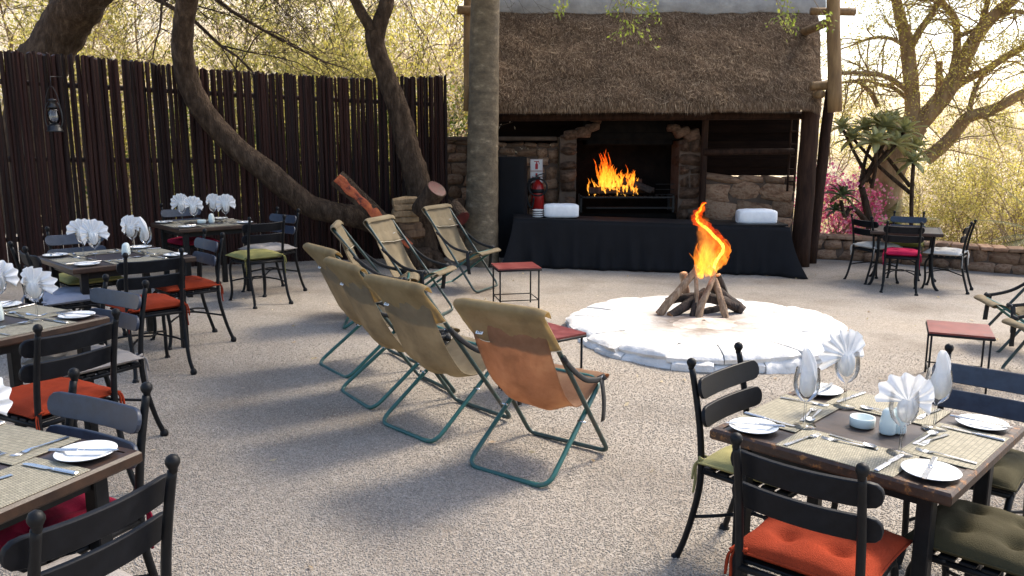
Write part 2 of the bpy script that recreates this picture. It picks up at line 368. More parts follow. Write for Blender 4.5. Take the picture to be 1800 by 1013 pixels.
MT['joint'] = M('joint', [(.07, .045, .032), (.13, .09, .065)], scale=9, rough=.95, bump=.5, bscale=30)
MT['soot'] = M('soot', [(.004, .004, .004), (.014, .011, .009)], scale=5, rough=.95, bump=.5, bscale=18, bdist=.02, spec=.04)
MT['plank'] = M('plank', [(.007, .004, .003), (.018, .010, .007)], scale=5, stretch=(.6, 4, 4), rough=.85, bump=.4, bscale=20, orand=.3, spec=.06)
MT['white'] = M('whitewash', [(.36, .34, .31), (.62, .60, .57), (.76, .745, .72)], scale=3.5, rough=.9, bump=.9, bscale=9, bdist=.03, pos=[.28, .42, .62])
def sootwhite():
    m = MT['white'].copy(); m.name = 'whitewash_scorched'; t = m.node_tree; N, L = t.nodes, t.links; p = N[m['bsdf']]; src = p.inputs['Base Color'].links[0].from_socket
    tc = N.new('ShaderNodeTexCoord'); ln = N.new('ShaderNodeVectorMath'); ln.operation = 'LENGTH'; L.new(tc.outputs['Object'], ln.inputs[0])
    nz = N.new('ShaderNodeTexNoise'); nz.inputs['Scale'].default_value = 5; nz.inputs['Detail'].default_value = 8; L.new(tc.outputs['Object'], nz.inputs[0])
    ma = N.new('ShaderNodeMath'); ma.operation = 'MULTIPLY_ADD'; ma.inputs[1].default_value = .75; L.new(nz.outputs[0], ma.inputs[0]); L.new(ln.outputs['Value'], ma.inputs[2])
    mr = N.new('ShaderNodeMapRange'); mr.inputs[1].default_value = 1.2; mr.inputs[2].default_value = .66; mr.inputs[3].default_value = 0; mr.inputs[4].default_value = .9; L.new(ma.outputs[0], mr.inputs[0])
    mx = N.new('ShaderNodeMix'); mx.data_type = 'RGBA'; L.new(mr.outputs[0], mx.inputs[0]); L.new(src, mx.inputs[6]); mx.inputs[7].default_value = (.20, .155, .115, 1); L.new(mx.outputs[2], p.inputs['Base Color']); return m
MT['sootwhite'] = sootwhite()
MT['ash'] = M('ash', [(.26, .20, .15), (.50, .44, .38), (.72, .68, .62)], scale=5, rough=.95, bump=.6, bscale=20, bdist=.01)
MT['firewood'] = M('firewood', [(.10, .06, .035), (.26, .17, .105), (.42, .31, .21)], scale=7, stretch=(4, 4, .5), rough=.85, bump=.8, bscale=24, bdist=.012)
MT['charwood'] = M('charwood', [(.010, .008, .007), (.035, .025, .02), (.09, .06, .045)], scale=7, stretch=(3, 3, .6), rough=.85, bump=.9, bscale=24, bdist=.012)
MT['cutend'] = M('cutend', [(.35, .15, .06), (.55, .30, .15)], scale=12, rough=.8, bump=.2)
MT['red'] = M('red', [(.34, .012, .010), (.45, .02, .016)], scale=8, rough=.3, bump=0, spec=.5)
MT['rubber'] = M('rubber', [(.008, .008, .008), (.02, .02, .02)], scale=20, rough=.6, bump=0)
MT['signwhite'] = M('signwhite', [(.68, .68, .66), (.76, .76, .74)], scale=6, rough=.5, bump=0)
MT['signred'] = M('signred', [(.42, .012, .02), (.48, .02, .03)], scale=6, rough=.5, bump=0)
MT['sooted'] = M('sooted_iron', [(.010, .009, .008), (.03, .027, .024)], scale=12, rough=.6, bump=.3, metal=.3)
MT['succ'] = leafmat('succulent', [(.42, .43, .20), (.56, .55, .28), (.68, .65, .38)], .5, .5)
MT['succdark'] = leafmat('succulent_dark', [(.06, .09, .035), (.13, .17, .07), (.22, .25, .11)], .3, .45)
MT['leafgold'] = leafmat('leaf_gold', [(.34, .29, .05), (.55, .47, .10), (.70, .61, .20), (.42, .40, .09)], .6)
MT['leafolive'] = leafmat('leaf_olive', [(.14, .14, .03), (.30, .28, .07), (.48, .42, .13), (.60, .50, .19)], .55)
MT['leafgreen'] = leafmat('leaf_green', [(.05, .09, .015), (.12, .18, .03), (.25, .31, .06)], .5)
MT['leaflime'] = leafmat('leaf_lime', [(.16, .22, .03), (.30, .36, .06), (.42, .44, .10)], .5)
MT['leafdry'] = leafmat('leaf_dry', [(.44, .33, .20), (.64, .53, .34), (.76, .66, .47), (.58, .42, .30)], .55)
MT['petal'] = leafmat('petal', [(.55, .05, .17), (.74, .17, .33), (.82, .40, .52)], .5)
MT['frond'] = leafmat('frond', [(.08, .10, .03), (.18, .19, .07), (.27, .26, .12)], .4)
MT['lampmetal'] = M('lampmetal', [(.02, .02, .022), (.06, .06, .062)], scale=12, rough=.4, bump=.1, metal=.6)

# ================================================================ GROUND
MT['pebble'] = M('pebble2', [(.245, .211, .175), (.332, .292, .246), (.418, .378, .325)], bump=.0, rough=.85, orand=.26, spec=.2, scale=30)
def gnd(x, y): return gz(x) + .005 + .010 * mnoise.noise(Vector((x * 2.1, y * 2.1, 0))) + .005 * mnoise.noise(Vector((x * 5.5, y * 5.5, 4)))
def hill_h(x, y):
    d = max(0.0, y - 17 - .25 * max(0, x - 3)) ; h = 15.0 * (1 - math.exp(-.60 * d / 15.0))
    h *= 1.0 / (1 + math.exp((x - 14) / 6)) * .95 + .05
    return h + (mnoise.noise(Vector((x * .12, y * .12, 0))) * min(d, 8) * .12)
b = MB(); nx, ny = 90, 90
def gfn(u, v):
    x = -70 + 140 * u; y = -20 + 110 * v ** 1.3
    return (x, y, gz(x) - .03 + hill_h(x, y))
b.grid(gfn, nx, ny); gr = b.build('ground', MT['hill']); struct('ground', gr)
b = MB()
def cfn(u, v):
    x = -9 + 19 * u; y = -2 + 16.2 * v
    return (x, y, gnd(x, y))
b.grid(cfn, 230, 200); co = b.build('courtyard_gravel', MT['gravel']); struct('c', co)

def gravel_stones():
    rng = random.Random(5)
    # one pebble, squashed
    pm = MB(); pm.lathe([(.0, -.55), (.62, -.42), (.98, -.05), (.80, .36), (.0, .55)], 5)
    po = pm.mesh('pebble_shape', MT['pebble'])
    src = bpy.data.objects.new('pebble_source', po)      # not linked: only read by the node tree
    base = MB(); base.grid(lambda u, v: (-4.6 + 9.2 * u, 1.9 + 6.6 * v, gnd(-4.6 + 9.2 * u, 1.9 + 6.6 * v) + .001), 120, 90)
    o = base.build('loose_gravel', MT['pebble']); tag(o, 'small beige grey gravel stones covering the courtyard floor', 'gravel', None, 'stuff')
    ng = bpy.data.node_groups.new('scatter', 'GeometryNodeTree')
    ng.interface.new_socket('Geometry', in_out='INPUT', socket_type='NodeSocketGeometry')
    ng.interface.new_socket('Geometry', in_out='OUTPUT', socket_type='NodeSocketGeometry')
    N, L = ng.nodes, ng.links
    gi, go = N.new('NodeGroupInput'), N.new('NodeGroupOutput')
    d = N.new('GeometryNodeDistributePointsOnFaces')
    ps = N.new('GeometryNodeInputPosition'); sx = N.new('ShaderNodeSeparateXYZ'); L.new(ps.outputs[0], sx.inputs[0])
    nz = N.new('ShaderNodeTexNoise'); nz.inputs['Scale'].default_value = 1.2; L.new(ps.outputs[0], nz.inputs['Vector'])
    ma = N.new('ShaderNodeMath'); ma.operation = 'MULTIPLY_ADD'; ma.inputs[1].default_value = 2.0; L.new(nz.outputs[0], ma.inputs[0]); L.new(sx.outputs[1], ma.inputs[2])
    mr = N.new('ShaderNodeMapRange'); mr.inputs[1].default_value = 8.6; mr.inputs[2].default_value = 4.2; mr.inputs[3].default_value = 0; mr.inputs[4].default_value = 8600
    L.new(ma.outputs[0], mr.inputs[0]); L.new(mr.outputs[0], d.inputs['Density'])
    oi = N.new('GeometryNodeObjectInfo'); oi.inputs['Object'].default_value = src
    ip = N.new('GeometryNodeInstanceOnPoints')
    rr = N.new('FunctionNodeRandomValue'); rr.data_type = 'FLOAT_VECTOR'; rr.inputs[0].default_value = (-.5, -.5, 0); rr.inputs[1].default_value = (.5, .5, 6.28)
    rs = N.new('FunctionNodeRandomValue'); rs.data_type = 'FLOAT'; rs.inputs[2].default_value = .0026; rs.inputs[3].default_value = .0060
    L.new(gi.outputs[0], d.inputs[0]); L.new(d.outputs[0], ip.inputs[0]); L.new(oi.outputs['Geometry'], ip.inputs['Instance'])
    L.new(rr.outputs[0], ip.inputs['Rotation']); L.new(rs.outputs[1], ip.inputs['Scale']); L.new(ip.outputs[0], go.inputs[0])
    md = o.modifiers.new('scatter', 'NODES'); md.node_group = ng
gravel_stones()

# ================================================================ STONES
def stone_mesh(rng, w, d, h, mat, rough=.12):
    b = MB(); n = 5
    # superellipsoid-like block with broken faces
    sx, sy, sz = w / 2, d / 2, h / 2; seed = Vector((rng.uniform(0, 99), rng.uniform(0, 99), rng.uniform(0, 99)))
    def pt(a, c):
        ca, sa, cc, sc = math.cos(a), math.sin(a), math.cos(c), math.sin(c)
        e = .30; s = lambda v: math.copysign(abs(v) ** e, v)
        p = Vector((s(cc) * s(ca), s(cc) * s(sa), s(sc)))
        k = 1 + rough * mnoise.noise(p * 1.3 + seed) * 2
        return (p.x * sx * k, p.y * sy * k, p.z * sz * k)
    m = 6
    vs_ = []
    for j in range(1, m):
        for i in range(10):
            vs_.append(pt(2 * math.pi * (i + .5) / 10, -math.pi / 2 + math.pi * j / m))
    fs = [tuple(range(9, -1, -1)), tuple((m - 2) * 10 + i for i in range(10))]
    for j in range(m - 2):
        for i in range(10): fs.append((j * 10 + i, j * 10 + (i + 1) % 10, (j + 1) * 10 + (i + 1) % 10, (j + 1) * 10 + i))
    b.add(vs_, fs); return b.mesh('stone', mat)
STONES = {}
def stone_pool(key, mat, n=10):
    rng = random.Random(hash(key) % 1000 if False else len(key) * 7 + 3)
    STONES[key] = [stone_mesh(rng, 1, 1, 1, mat) for _ in range(n)]
stone_pool('warm', MT['stone']); stone_pool('dark', MT['stonedark'])
def stone_wall(parent, path, h, thick, key, rng, rowh=(.10, .2), wid=(.14, .34), base=0.0, gap=.012, names='stone', topfn=None):
    """coursed rubble: each stone its own object, a recessed mortar core behind"""
    P = [Vector((p[0], p[1], 0)) for p in path]; seg = [(P[i + 1] - P[i]).length for i in range(len(P) - 1)]; tot = sum(seg)
    def pos(s):
        s = min(max(s, 0), tot - 1e-6); i = 0
        while s > seg[i]: s -= seg[i]; i += 1
        d = (P[i + 1] - P[i]).normalized(); return P[i] + d * s, d
    core = MB(); k = max(2, int(tot / .25)); pts = [pos(tot * i / k) for i in range(k + 1)]
    for i in range(k):
        (a, da), (c, dc) = pts[i], pts[i + 1]; na = Vector((-da.y, da.x, 0)); nc = Vector((-dc.y, dc.x, 0)); q = thick * .5 - .03
        za, zc = gz(a.x) + base, gz(c.x) + base; hh = h - .03
        core.add([a - na * q + Vector((0, 0, za)), c - nc * q + Vector((0, 0, zc)), c + nc * q + Vector((0, 0, zc)), a + na * q + Vector((0, 0, za)),
                  a - na * q + Vector((0, 0, za + hh)), c - nc * q + Vector((0, 0, zc + hh)), c + nc * q + Vector((0, 0, zc + hh)), a + na * q + Vector((0, 0, za + hh))],
                 [(0, 3, 2, 1), (4, 5, 6, 7), (0, 1, 5, 4), (2, 3, 7, 6)] + ([(0, 4, 7, 3)] if i == 0 else []) + ([(1, 2, 6, 5)] if i == k - 1 else []))
    c_ = core.build('mortar_core', MT['joint'], parent, smooth=False)
    z = 0.0
    while z < h - .04:
        rh = min(rng.uniform(*rowh), h - z); s = 0.0
        if h - z - rh < .06: rh = h - z
        while s < tot - .03:
            w = min(rng.uniform(*wid), tot - s)
            if tot - s - w < .1: w = tot - s
            p, d = pos(s + w / 2); o = link(names, rng.choice(STONES[key]), parent)
            jz = rng.uniform(-.03, .03) if 0 < z and z + rh < h - .02 else 0; o.location = (p.x, p.y, gz(p.x) + base + z + rh / 2 + jz)
            o.rotation_euler = (rng.uniform(-.06, .06), rng.uniform(-.16, .16), math.atan2(d.y, d.x))
            o.scale = ((w - gap) * rng.uniform(.98, 1.1), thick * rng.uniform(.96, 1.14), (rh - gap) * rng.uniform(.95, 1.2))
            s += w
        z += rh
    return c_

# ================================================================ STICK FENCE
def fence():
    rng = random.Random(11)
    key = [(-200, 84, 8.6), (0, 88, 9.4), (145, 97, 9.9), (320, 116, 10.6), (430, 125, 11.0), (540, 132, 11.4), (640, 138, 11.7), (783, 132, 12.1)]
    top = [at(*k) for k in key]
    xs = np.array([p.x for p in top]); ys = np.array([p.y for p in top]); zs = np.array([p.z for p in top])
    s = np.concatenate([[0], np.cumsum(np.hypot(np.diff(xs), np.diff(ys)))])
    root = thing('stick_fence', 'tall curved fence of dark brown upright poles behind the dining tables', 'fence', (xs[3], ys[3], gz(xs[3])))
    O = Vector(root.location)
    pool = []
    for k in range(8):
        b = MB(); pts = [(0, 0, t) for t in np.linspace(0, 1, 6)]
        b.tube(pts, [1 * rng.uniform(.92, 1.05) * r_ for r_ in (1.0, 1.02, .98, 1.0, .96, .93)], 7, jit=.05, rng=rng)
        q_ = [(rng.uniform(-.12, .12), rng.uniform(-.12, .12)) for _ in range(6)]
        b.v = [(x + q_[i // 7][0], y + q_[i // 7][1], z - (.006 * (x + 1) if i // 7 == 5 else 0)) for i, (x, y, z) in enumerate(b.v)]
        me = b.mesh('pole', MT['pole']); me.set_sharp_from_angle(angle=R(40)); pool.append(me)
    # tube radius is 1 unit: scale x/y to the pole radius
    t = 0.0
    while t < s[-1]:
        r_ = rng.choice([.019, .022, .025, .027, .030]); x, y, z = np.interp(t, s, xs), np.interp(t, s, ys), np.interp(t, s, zs)
        z += rng.uniform(-.012, .016); zb = gz(x) - .03
        o = link('pole', rng.choice(pool), root); o.location = (x - O.x + rng.uniform(-.004, .004), y - O.y + rng.uniform(-.022, .022), zb - O.z)
        o.rotation_mode = 'ZXY'; o.rotation_euler = (rng.uniform(-.006, .006), rng.uniform(-.007, .007), rng.uniform(0, 6.28)); o.scale = (r_, r_, z - zb)
        t += 1.5 * r_ + (rng.uniform(.003, .007) if rng.random() < .07 else 0)
    for hh in (.45, 1.35, 2.2):
        pts = [Vector((np.interp(q, s, xs), np.interp(q, s, ys) + .07, gz(np.interp(q, s, xs)) + hh)) - O for q in np.linspace(0, s[-1], 24)]
        MB().tube(pts, .03, 6).build('rail', MT['rail'], root)
fence()

# ================================================================ COOKING SHELTER (thatched)
HX0, HX1 = -.95, 4.38
def shelter():
    rng = random.Random(21)
    root = thing('thatched_shelter', 'open-sided cooking shelter with thick brown thatched roof', 'shelter', (1.75, 12.9, gz(1.75)))
    O = Vector(root.location)
    def bd(b, name, mat, par=root, **k):
        b.v = [tuple(Vector(p) - O) for p in b.v]; return b.build(name, mat, par, **k)
    eL, eR = at(828, 196, 12.0), at(1447, 191, 12.0); tL, tR = at(826, 12, 13.25), at(1440, 12, 13.25)
    # thatch body: a thick slab with a rounded, rough front
    nrm = ((eR - eL).cross(tL - eL)).normalized(); nrm = nrm if nrm.y < 0 else -nrm
    prof = [(-.02, -.02), (0, .0), (.03, .045), (.10, .07), (.3, .085), (.6, .08), (.85, .05), (1.0, .0)]
    def surf(u, w, off):
        a = eL.lerp(eR, u); c = tL.lerp(tR, u); p = a.lerp(c, w)
        edge = min(u, 1 - u) * 5.4; rd = .10 * (1 - min(1, edge / .25)) ** 2
        p = p + nrm * (off - rd) ; nz = mnoise.noise(Vector((p.x * 2.2, p.y * 2.2, p.z * 3))) * .045 + mnoise.noise(Vector((p.x * 7, p.y * 7, p.z * 9))) * .012
        return p + nrm * nz
    b = MB(); ws = [p[0] for p in prof]; of = [p[1] for p in prof]
    W = [0, .015, .04] + list(np.linspace(.08, 1, 26))
    b.grid(lambda u, v: surf(u, W[int(round(v * (len(W) - 1)))], float(np.interp(W[int(round(v * (len(W) - 1)))], ws, of))), 90, len(W))
    n0 = len(b.v)
    # underside and eave face
    def under(u, v):
        a = eL.lerp(eR, u); c = tL.lerp(tR, u); p = a.lerp(c, v * .96 + .02); return p + Vector((0, .20, -.03)) * (1 if v > 0 else .9)
    b.grid(under, 30, 4)
    k0 = n0
    for i in range(29):
        pass
    ef = MB(); ef.grid(lambda u, v: (surf(u, 0, 0.0) if v < .5 else Vector(under(u, 0))), 60, 2); b.add(ef.v, ef.f)
    for u_ in (0, 1):                                     # gable edges
        ge = MB(); ge.grid(lambda q, v: (surf(u_, q, float(np.interp(q, ws, of))) if v < .5 else Vector(under(u_, q))), 14, 2); b.add(ge.v, ge.f)
    roof = bd(b, 'thatch_roof', MT['thatch'])
    # loose straw over the slab
    st = MB(); V, F_ = [], []
    down = (eL - tL).normalized(); side = (eR - eL).normalized()
    for i in range(42000):
        u, w = rng.random(), rng.random() ** 1.1
        p = surf(u, w, float(np.interp(w, ws, of)))
        L_ = rng.uniform(.03, .12); wd = rng.uniform(.0016, .0042)
        d = (down + side * rng.gauss(0, .45) + nrm * rng.uniform(-.05, .42)).normalized()
        if rng.random() < .08: d = (side * rng.choice((-1, 1)) + down * rng.uniform(-.5, 1) + nrm * .25).normalized(); L_ *= 1.6
        if w < .05: d = (down + nrm * -.25 + side * rng.gauss(0, .12) + Vector((0, 0, -.4))).normalized(); L_ = rng.uniform(.04, .10)
        q = side.cross(d).cross(d).normalized(); s_ = (d.cross(nrm)).normalized() * wd
        p = p + nrm * .004; n = len(V); V += [p - s_, p + s_, p + d * L_ + nrm * rng.uniform(0, .02)]; F_.append((n, n + 1, n + 2))
    for i in range(9000):                                  # the clipped eave: dense straw ends
        u = rng.random(); a = surf(u, 0, 0); e = Vector(under(u, 0)); t = rng.random(); p = a.lerp(e, t) + Vector((0, 0, .03))
        d = Vector((rng.gauss(0, .12), rng.gauss(-.12, .15), -1)).normalized(); L_ = rng.uniform(.04, .085); s_ = Vector((1, rng.uniform(-.6, .6), 0)).normalized() * rng.uniform(.0015, .0035)
        n = len(V); V += [p - s_, p + s_, p + d * L_]; F_.append((n, n + 1, n + 2))
    st.add(V, F_); so = bd(st, 'straw', MT['straw'], root, smooth=False); so['kind'] = 'stuff'
    # mortar ridge cap and the far slope behind it
    rc = MB(); r0, r1 = tL + Vector((-.05, -.02, -.02)), tR + Vector((.05, -.02, -.02))
    sec = [(-.10, -.12), (-.13, 0), (-.10, .16), (.0, .27), (.22, .30), (.44, .2), (.5, -.05)]
    rc.grid(lambda u, v: r0.lerp(r1, u) + Vector((0, sec[int(round(v * 6))][0] + .012 * mnoise.noise(Vector((u * 30, v * 5, 1))), sec[int(round(v * 6))][1] + .02 * mnoise.noise(Vector((u * 22, v * 3, 0))))), 40, 7)
    rd = bd(rc, 'ridge_cap', MT['mortar'])
    bk = MB(); bk.grid(lambda u, v: tL.lerp(tR, u) + Vector((0, .3 + 1.3 * v, .05 - 1.6 * v)), 4, 4); bd(bk, 'back_slope', MT['thatch'])
    # posts and rails
    def pole(p0, p1, r0_, r1_, name, mat, n=10):
        p0, p1 = Vector(p0), Vector(p1); c = MB(); pts = [p0.lerp(p1, t) + Vector((rng.uniform(-1, 1), rng.uniform(-1, 1), 0)) * r0_ * .06 for t in np.linspace(0, 1, 8)]
        c.tube(pts, [r0_, r1_], n, jit=.02, rng=rng); return bd(c, name, mat)
    px = at(1412, 300, 12.4).x
    pole((px + .03, 12.4, gz(px) - .05), (px + .06, 12.4, 2.45), .145, .13, 'post', MT['logdark'])
    px2 = at(1437, 300, 12.75).x
    pole((px2 - .02, 12.75, gz(px2) - .05), (px2 + .13, 12.75, 2.6), .09, .08, 'post', MT['logdark'])
    pole((-.35, 12.4, -.05), (-.35, 12.4, 2.4), .13, .12, 'post', MT['logdark'])
    pa, pb = at(1238, 268, 12.75), at(1396, 266, 12.75); pole(pa, pb, .05, .045, 'rail', MT['logdark'])
    p5 = at(1239, 230, 12.8); pole((p5.x, 12.8, gz(p5.x)), (p5.x, 12.8, 2.3), .055, .05, 'post', MT['logdark'])
    pole(at(832, 207, 12.6), at(1440, 203, 12.6), .06, .06, 'eave_beam', MT['logdark'])
    # gable frame logs on the right
    vY = 11.9
    pole(at(1463, -60, vY), at(1468, 197, vY), .088, .10, 'gable_post', MT['polegold'])
    pole(at(1425, 20, 12.02), at(1503, 21, 12.02), .05, .055, 'cross_log', MT['polegold'])
    pole(at(1425, 152, 12.03), at(1458, 150, 12.03), .062, .066, 'cross_log', MT['polegold'])
    a_ = at(1449, 42, 11.93); pole(a_, a_ + Vector((.05, 1.2, .0)), .06, .06, 'purlin', MT['polegold'])
    a_ = at(1444, 166, 11.9); pole(a_, a_ + Vector((0, 1.0, .0)), .055, .055, 'purlin', MT['polegold'])
    pole(at(822, -60, 12.3), at(822, 196, 12.3), .055, .06, 'gable_post', MT['polegold'])
    a_ = at(815, 18, 12.2); pole(a_ + Vector((-.09, 0, 0)), a_ + Vector((.5, .05, 0)), .06, .06, 'cross_log', MT['polegold'])
    # dark horizontal boards closing the back
    zt = 3.3
    for (xa, xb, zb, Y) in ((at(1236, 300, 13.45).x, at(1398, 300, 13.45).x, at(1300, 308.5, 13.45).z, 13.45), (-.5, 3.1, 1.66, 13.80)):
        z = zb
        while z < zt:
            hgt = .135; c = MB(); c.box(((xa + xb) / 2, Y + (.014 if int(round(z / hgt)) % 2 else -.014), z + hgt / 2), (xb - xa, .025, hgt + (.006 if Y < 13.5 or int(z * 100) % 3 else -.006)), bev=.004)
            bd(c, 'plank', MT['plank'], smooth=False); z += hgt
    # small ladder-like slatted frame beside the right post
    lx0, lx1 = at(1389, 250, 12.95).x, at(1401, 250, 12.95).x
    for lx in (lx0, lx1): pole((lx, 12.95, .95), (lx, 12.95, 2.4), .018, .018, 'lattice_upright', MT['logdark'], 6)
    for z in np.arange(1.1, 2.3, .19): pole((lx0, 12.94, z), (lx1, 12.94, z), .014, .014, 'lattice_rung', MT['logdark'], 6)
    return root
shelter()

def stone_things():
    rng = random.Random(31)
    # left garden wall of the shelter
    w = thing('stone_wall', 'warm brown rubble stone wall beside the fireplace and fire extinguisher', 'wall')
    stone_wall(w, [(-1.9, 13.2), (.72, 13.2)], 1.70, .3, 'warm', rng, (.13, .24), (.16, .36))
    c = MB(); c.box((-.55, 13.2, gz(-.55) + 1.735), (2.5, .36, .06), bev=.012); c.build('wall_cap', MT['joint'], w, smooth=False)
    w = thing('stone_wall', 'reddish stone wall under the dark boards behind the buffet', 'wall')
    xa, xb = at(1234, 330, 13.2).x, at(1393, 330, 13.2).x
    stone_wall(w, [(xa, 13.2), (xb, 13.2)], at(1300, 308, 13.2).z - gz(3.6) , .3, 'warm', rng, (.22, .36), (.32, .62))
    # fireplace
    f = thing('fireplace', 'sooty stone fireplace with burning fire inside the shelter', 'fireplace')
    Y = 12.9; xl0, xl1 = at(984, 300, Y).x, at(1013, 300, Y).x; xr0, xr1 = at(1194, 300, Y).x, at(1232, 300, Y).x
    ztop = 1.77
    for (a, c_) in ((xl0, xl1), (xr0, xr1)):
        stone_wall(f, [(a, Y + .35), (c_, Y + .35)], ztop + .06, .72, 'dark', rng, (.13, .22), (.16, .3))
    # corbel stones stepping up to the chimney
    for (px, py, s_) in ((1003, 237, .2), (1024, 233, .22), (1041, 224, .17), (1046, 210, .15), (1214, 238, .22), (1196, 233, .2), (1182, 226, .16)):
        p = at(px, py, Y + .12); o = link('stone', rng.choice(STONES['dark']), f); o.location = p; o.scale = (s_ * 1.1, .4, s_ * .75); o.rotation_euler = (0, rng.uniform(-.5, .5), rng.uniform(-.1, .1))
    b = MB(); b.box(((xl0 + xr1) / 2, Y + .45, 2.2), (1.35, .62, 1.1), bev=.02); b.box(((xl1 + xr0) / 2, Y + .45, 1.79), (xr0 - xl1 + .3, .66, .12), bev=.02)
    b.build('chimney_breast', MT['soot'], f, smooth=False)
    b = MB(); xm = (xl1 + xr0) / 2; wd = xr0 - xl1
    b.box((xm, 13.72, 1.1), (wd + .3, .08, 1.6)); b.box((xm, 13.35, .56), (wd, .75, .08))
    b.box((xl1 - .03, 13.4, 1.1), (.04, .6, 1.4)); b.box((xr0 + .03, 13.4, 1.1), (.04, .6, 1.4))
    b.build('firebox', MT['soot'], f, smooth=False)
    b = MB(); b.box((xm, 13.1, .2), (wd + .02, .5, .64)); b.build('hearth_base', MT['soot'], f, smooth=False)
    g_ = MB(); z0 = at(1100, 347, Y).z
    g_.box((xm - .02, Y - .02, z0), (wd * .9, .03, .03), bev=.004); g_.box((xm + .05, Y - .04, z0 - .16), (wd * .86, .06, .025), bev=.004)
    for i in range(16): g_.box((xl1 + .1 + i * (wd - .2) / 15, Y + .2, z0), (.014, .45, .014))
    for q in (xl1 + .08, xr0 - .08): g_.box((q, Y - .02, z0 - .1), (.03, .03, .26)); g_.box((q, Y + .35, z0 - .1), (.03, .03, .26))
    for q in (0, .08, .16): g_.tube([(xr0 - .35, Y + .02, z0 + .04 + q), (xr0 - .06, Y + .02, z0 + .04 + q)], .006, 5)
    g_.build('fire_grate', MT['sooted'], f, smooth=False)
    return z0, xl1, xr0, f
HEARTH_Z, FX0, FX1, FIREPLACE = stone_things()

def low_wall():
    rng = random.Random(41)
    w = thing('low_stone_wall', 'low tan stone wall curving behind the bare garden table', 'wall')
    stone_wall(w, [(4.62, 13.45), (5.6, 13.3), (6.35, 13.05), (6.95, 12.65), (7.7, 12.35), (9.0, 11.7), (10.5, 10.6)], .34, .34, 'warm', rng, (.14, .2), (.2, .42))
    cap = MB(); pts = [Vector((x, y, gz(x) + .365)) for x, y in [(4.62, 13.45), (5.6, 13.3), (6.35, 13.05), (6.95, 12.65), (7.7, 12.35), (9.0, 11.7), (10.5, 10.6)]]
    P = spline(pts, 4)
    for i in range(len(P) - 1):
        d = (P[i + 1] - P[i]); m_ = (P[i] + P[i + 1]) / 2; rot = Matrix.Rotation(math.atan2(d.y, d.x), 3, 'Z')
        c = MB(); c.box((0, 0, 0), (d.length - .012, .40, .055), bev=.012); o = c.build('coping_stone', MT['stone'], w, smooth=False)
        o.location = m_ + Vector((0, 0, rng.uniform(-.006, .006))); o.rotation_euler = (rng.uniform(-.02, .02), rng.uniform(-.02, .02), math.atan2(d.y, d.x) + rng.uniform(-.03, .03))
low_wall()

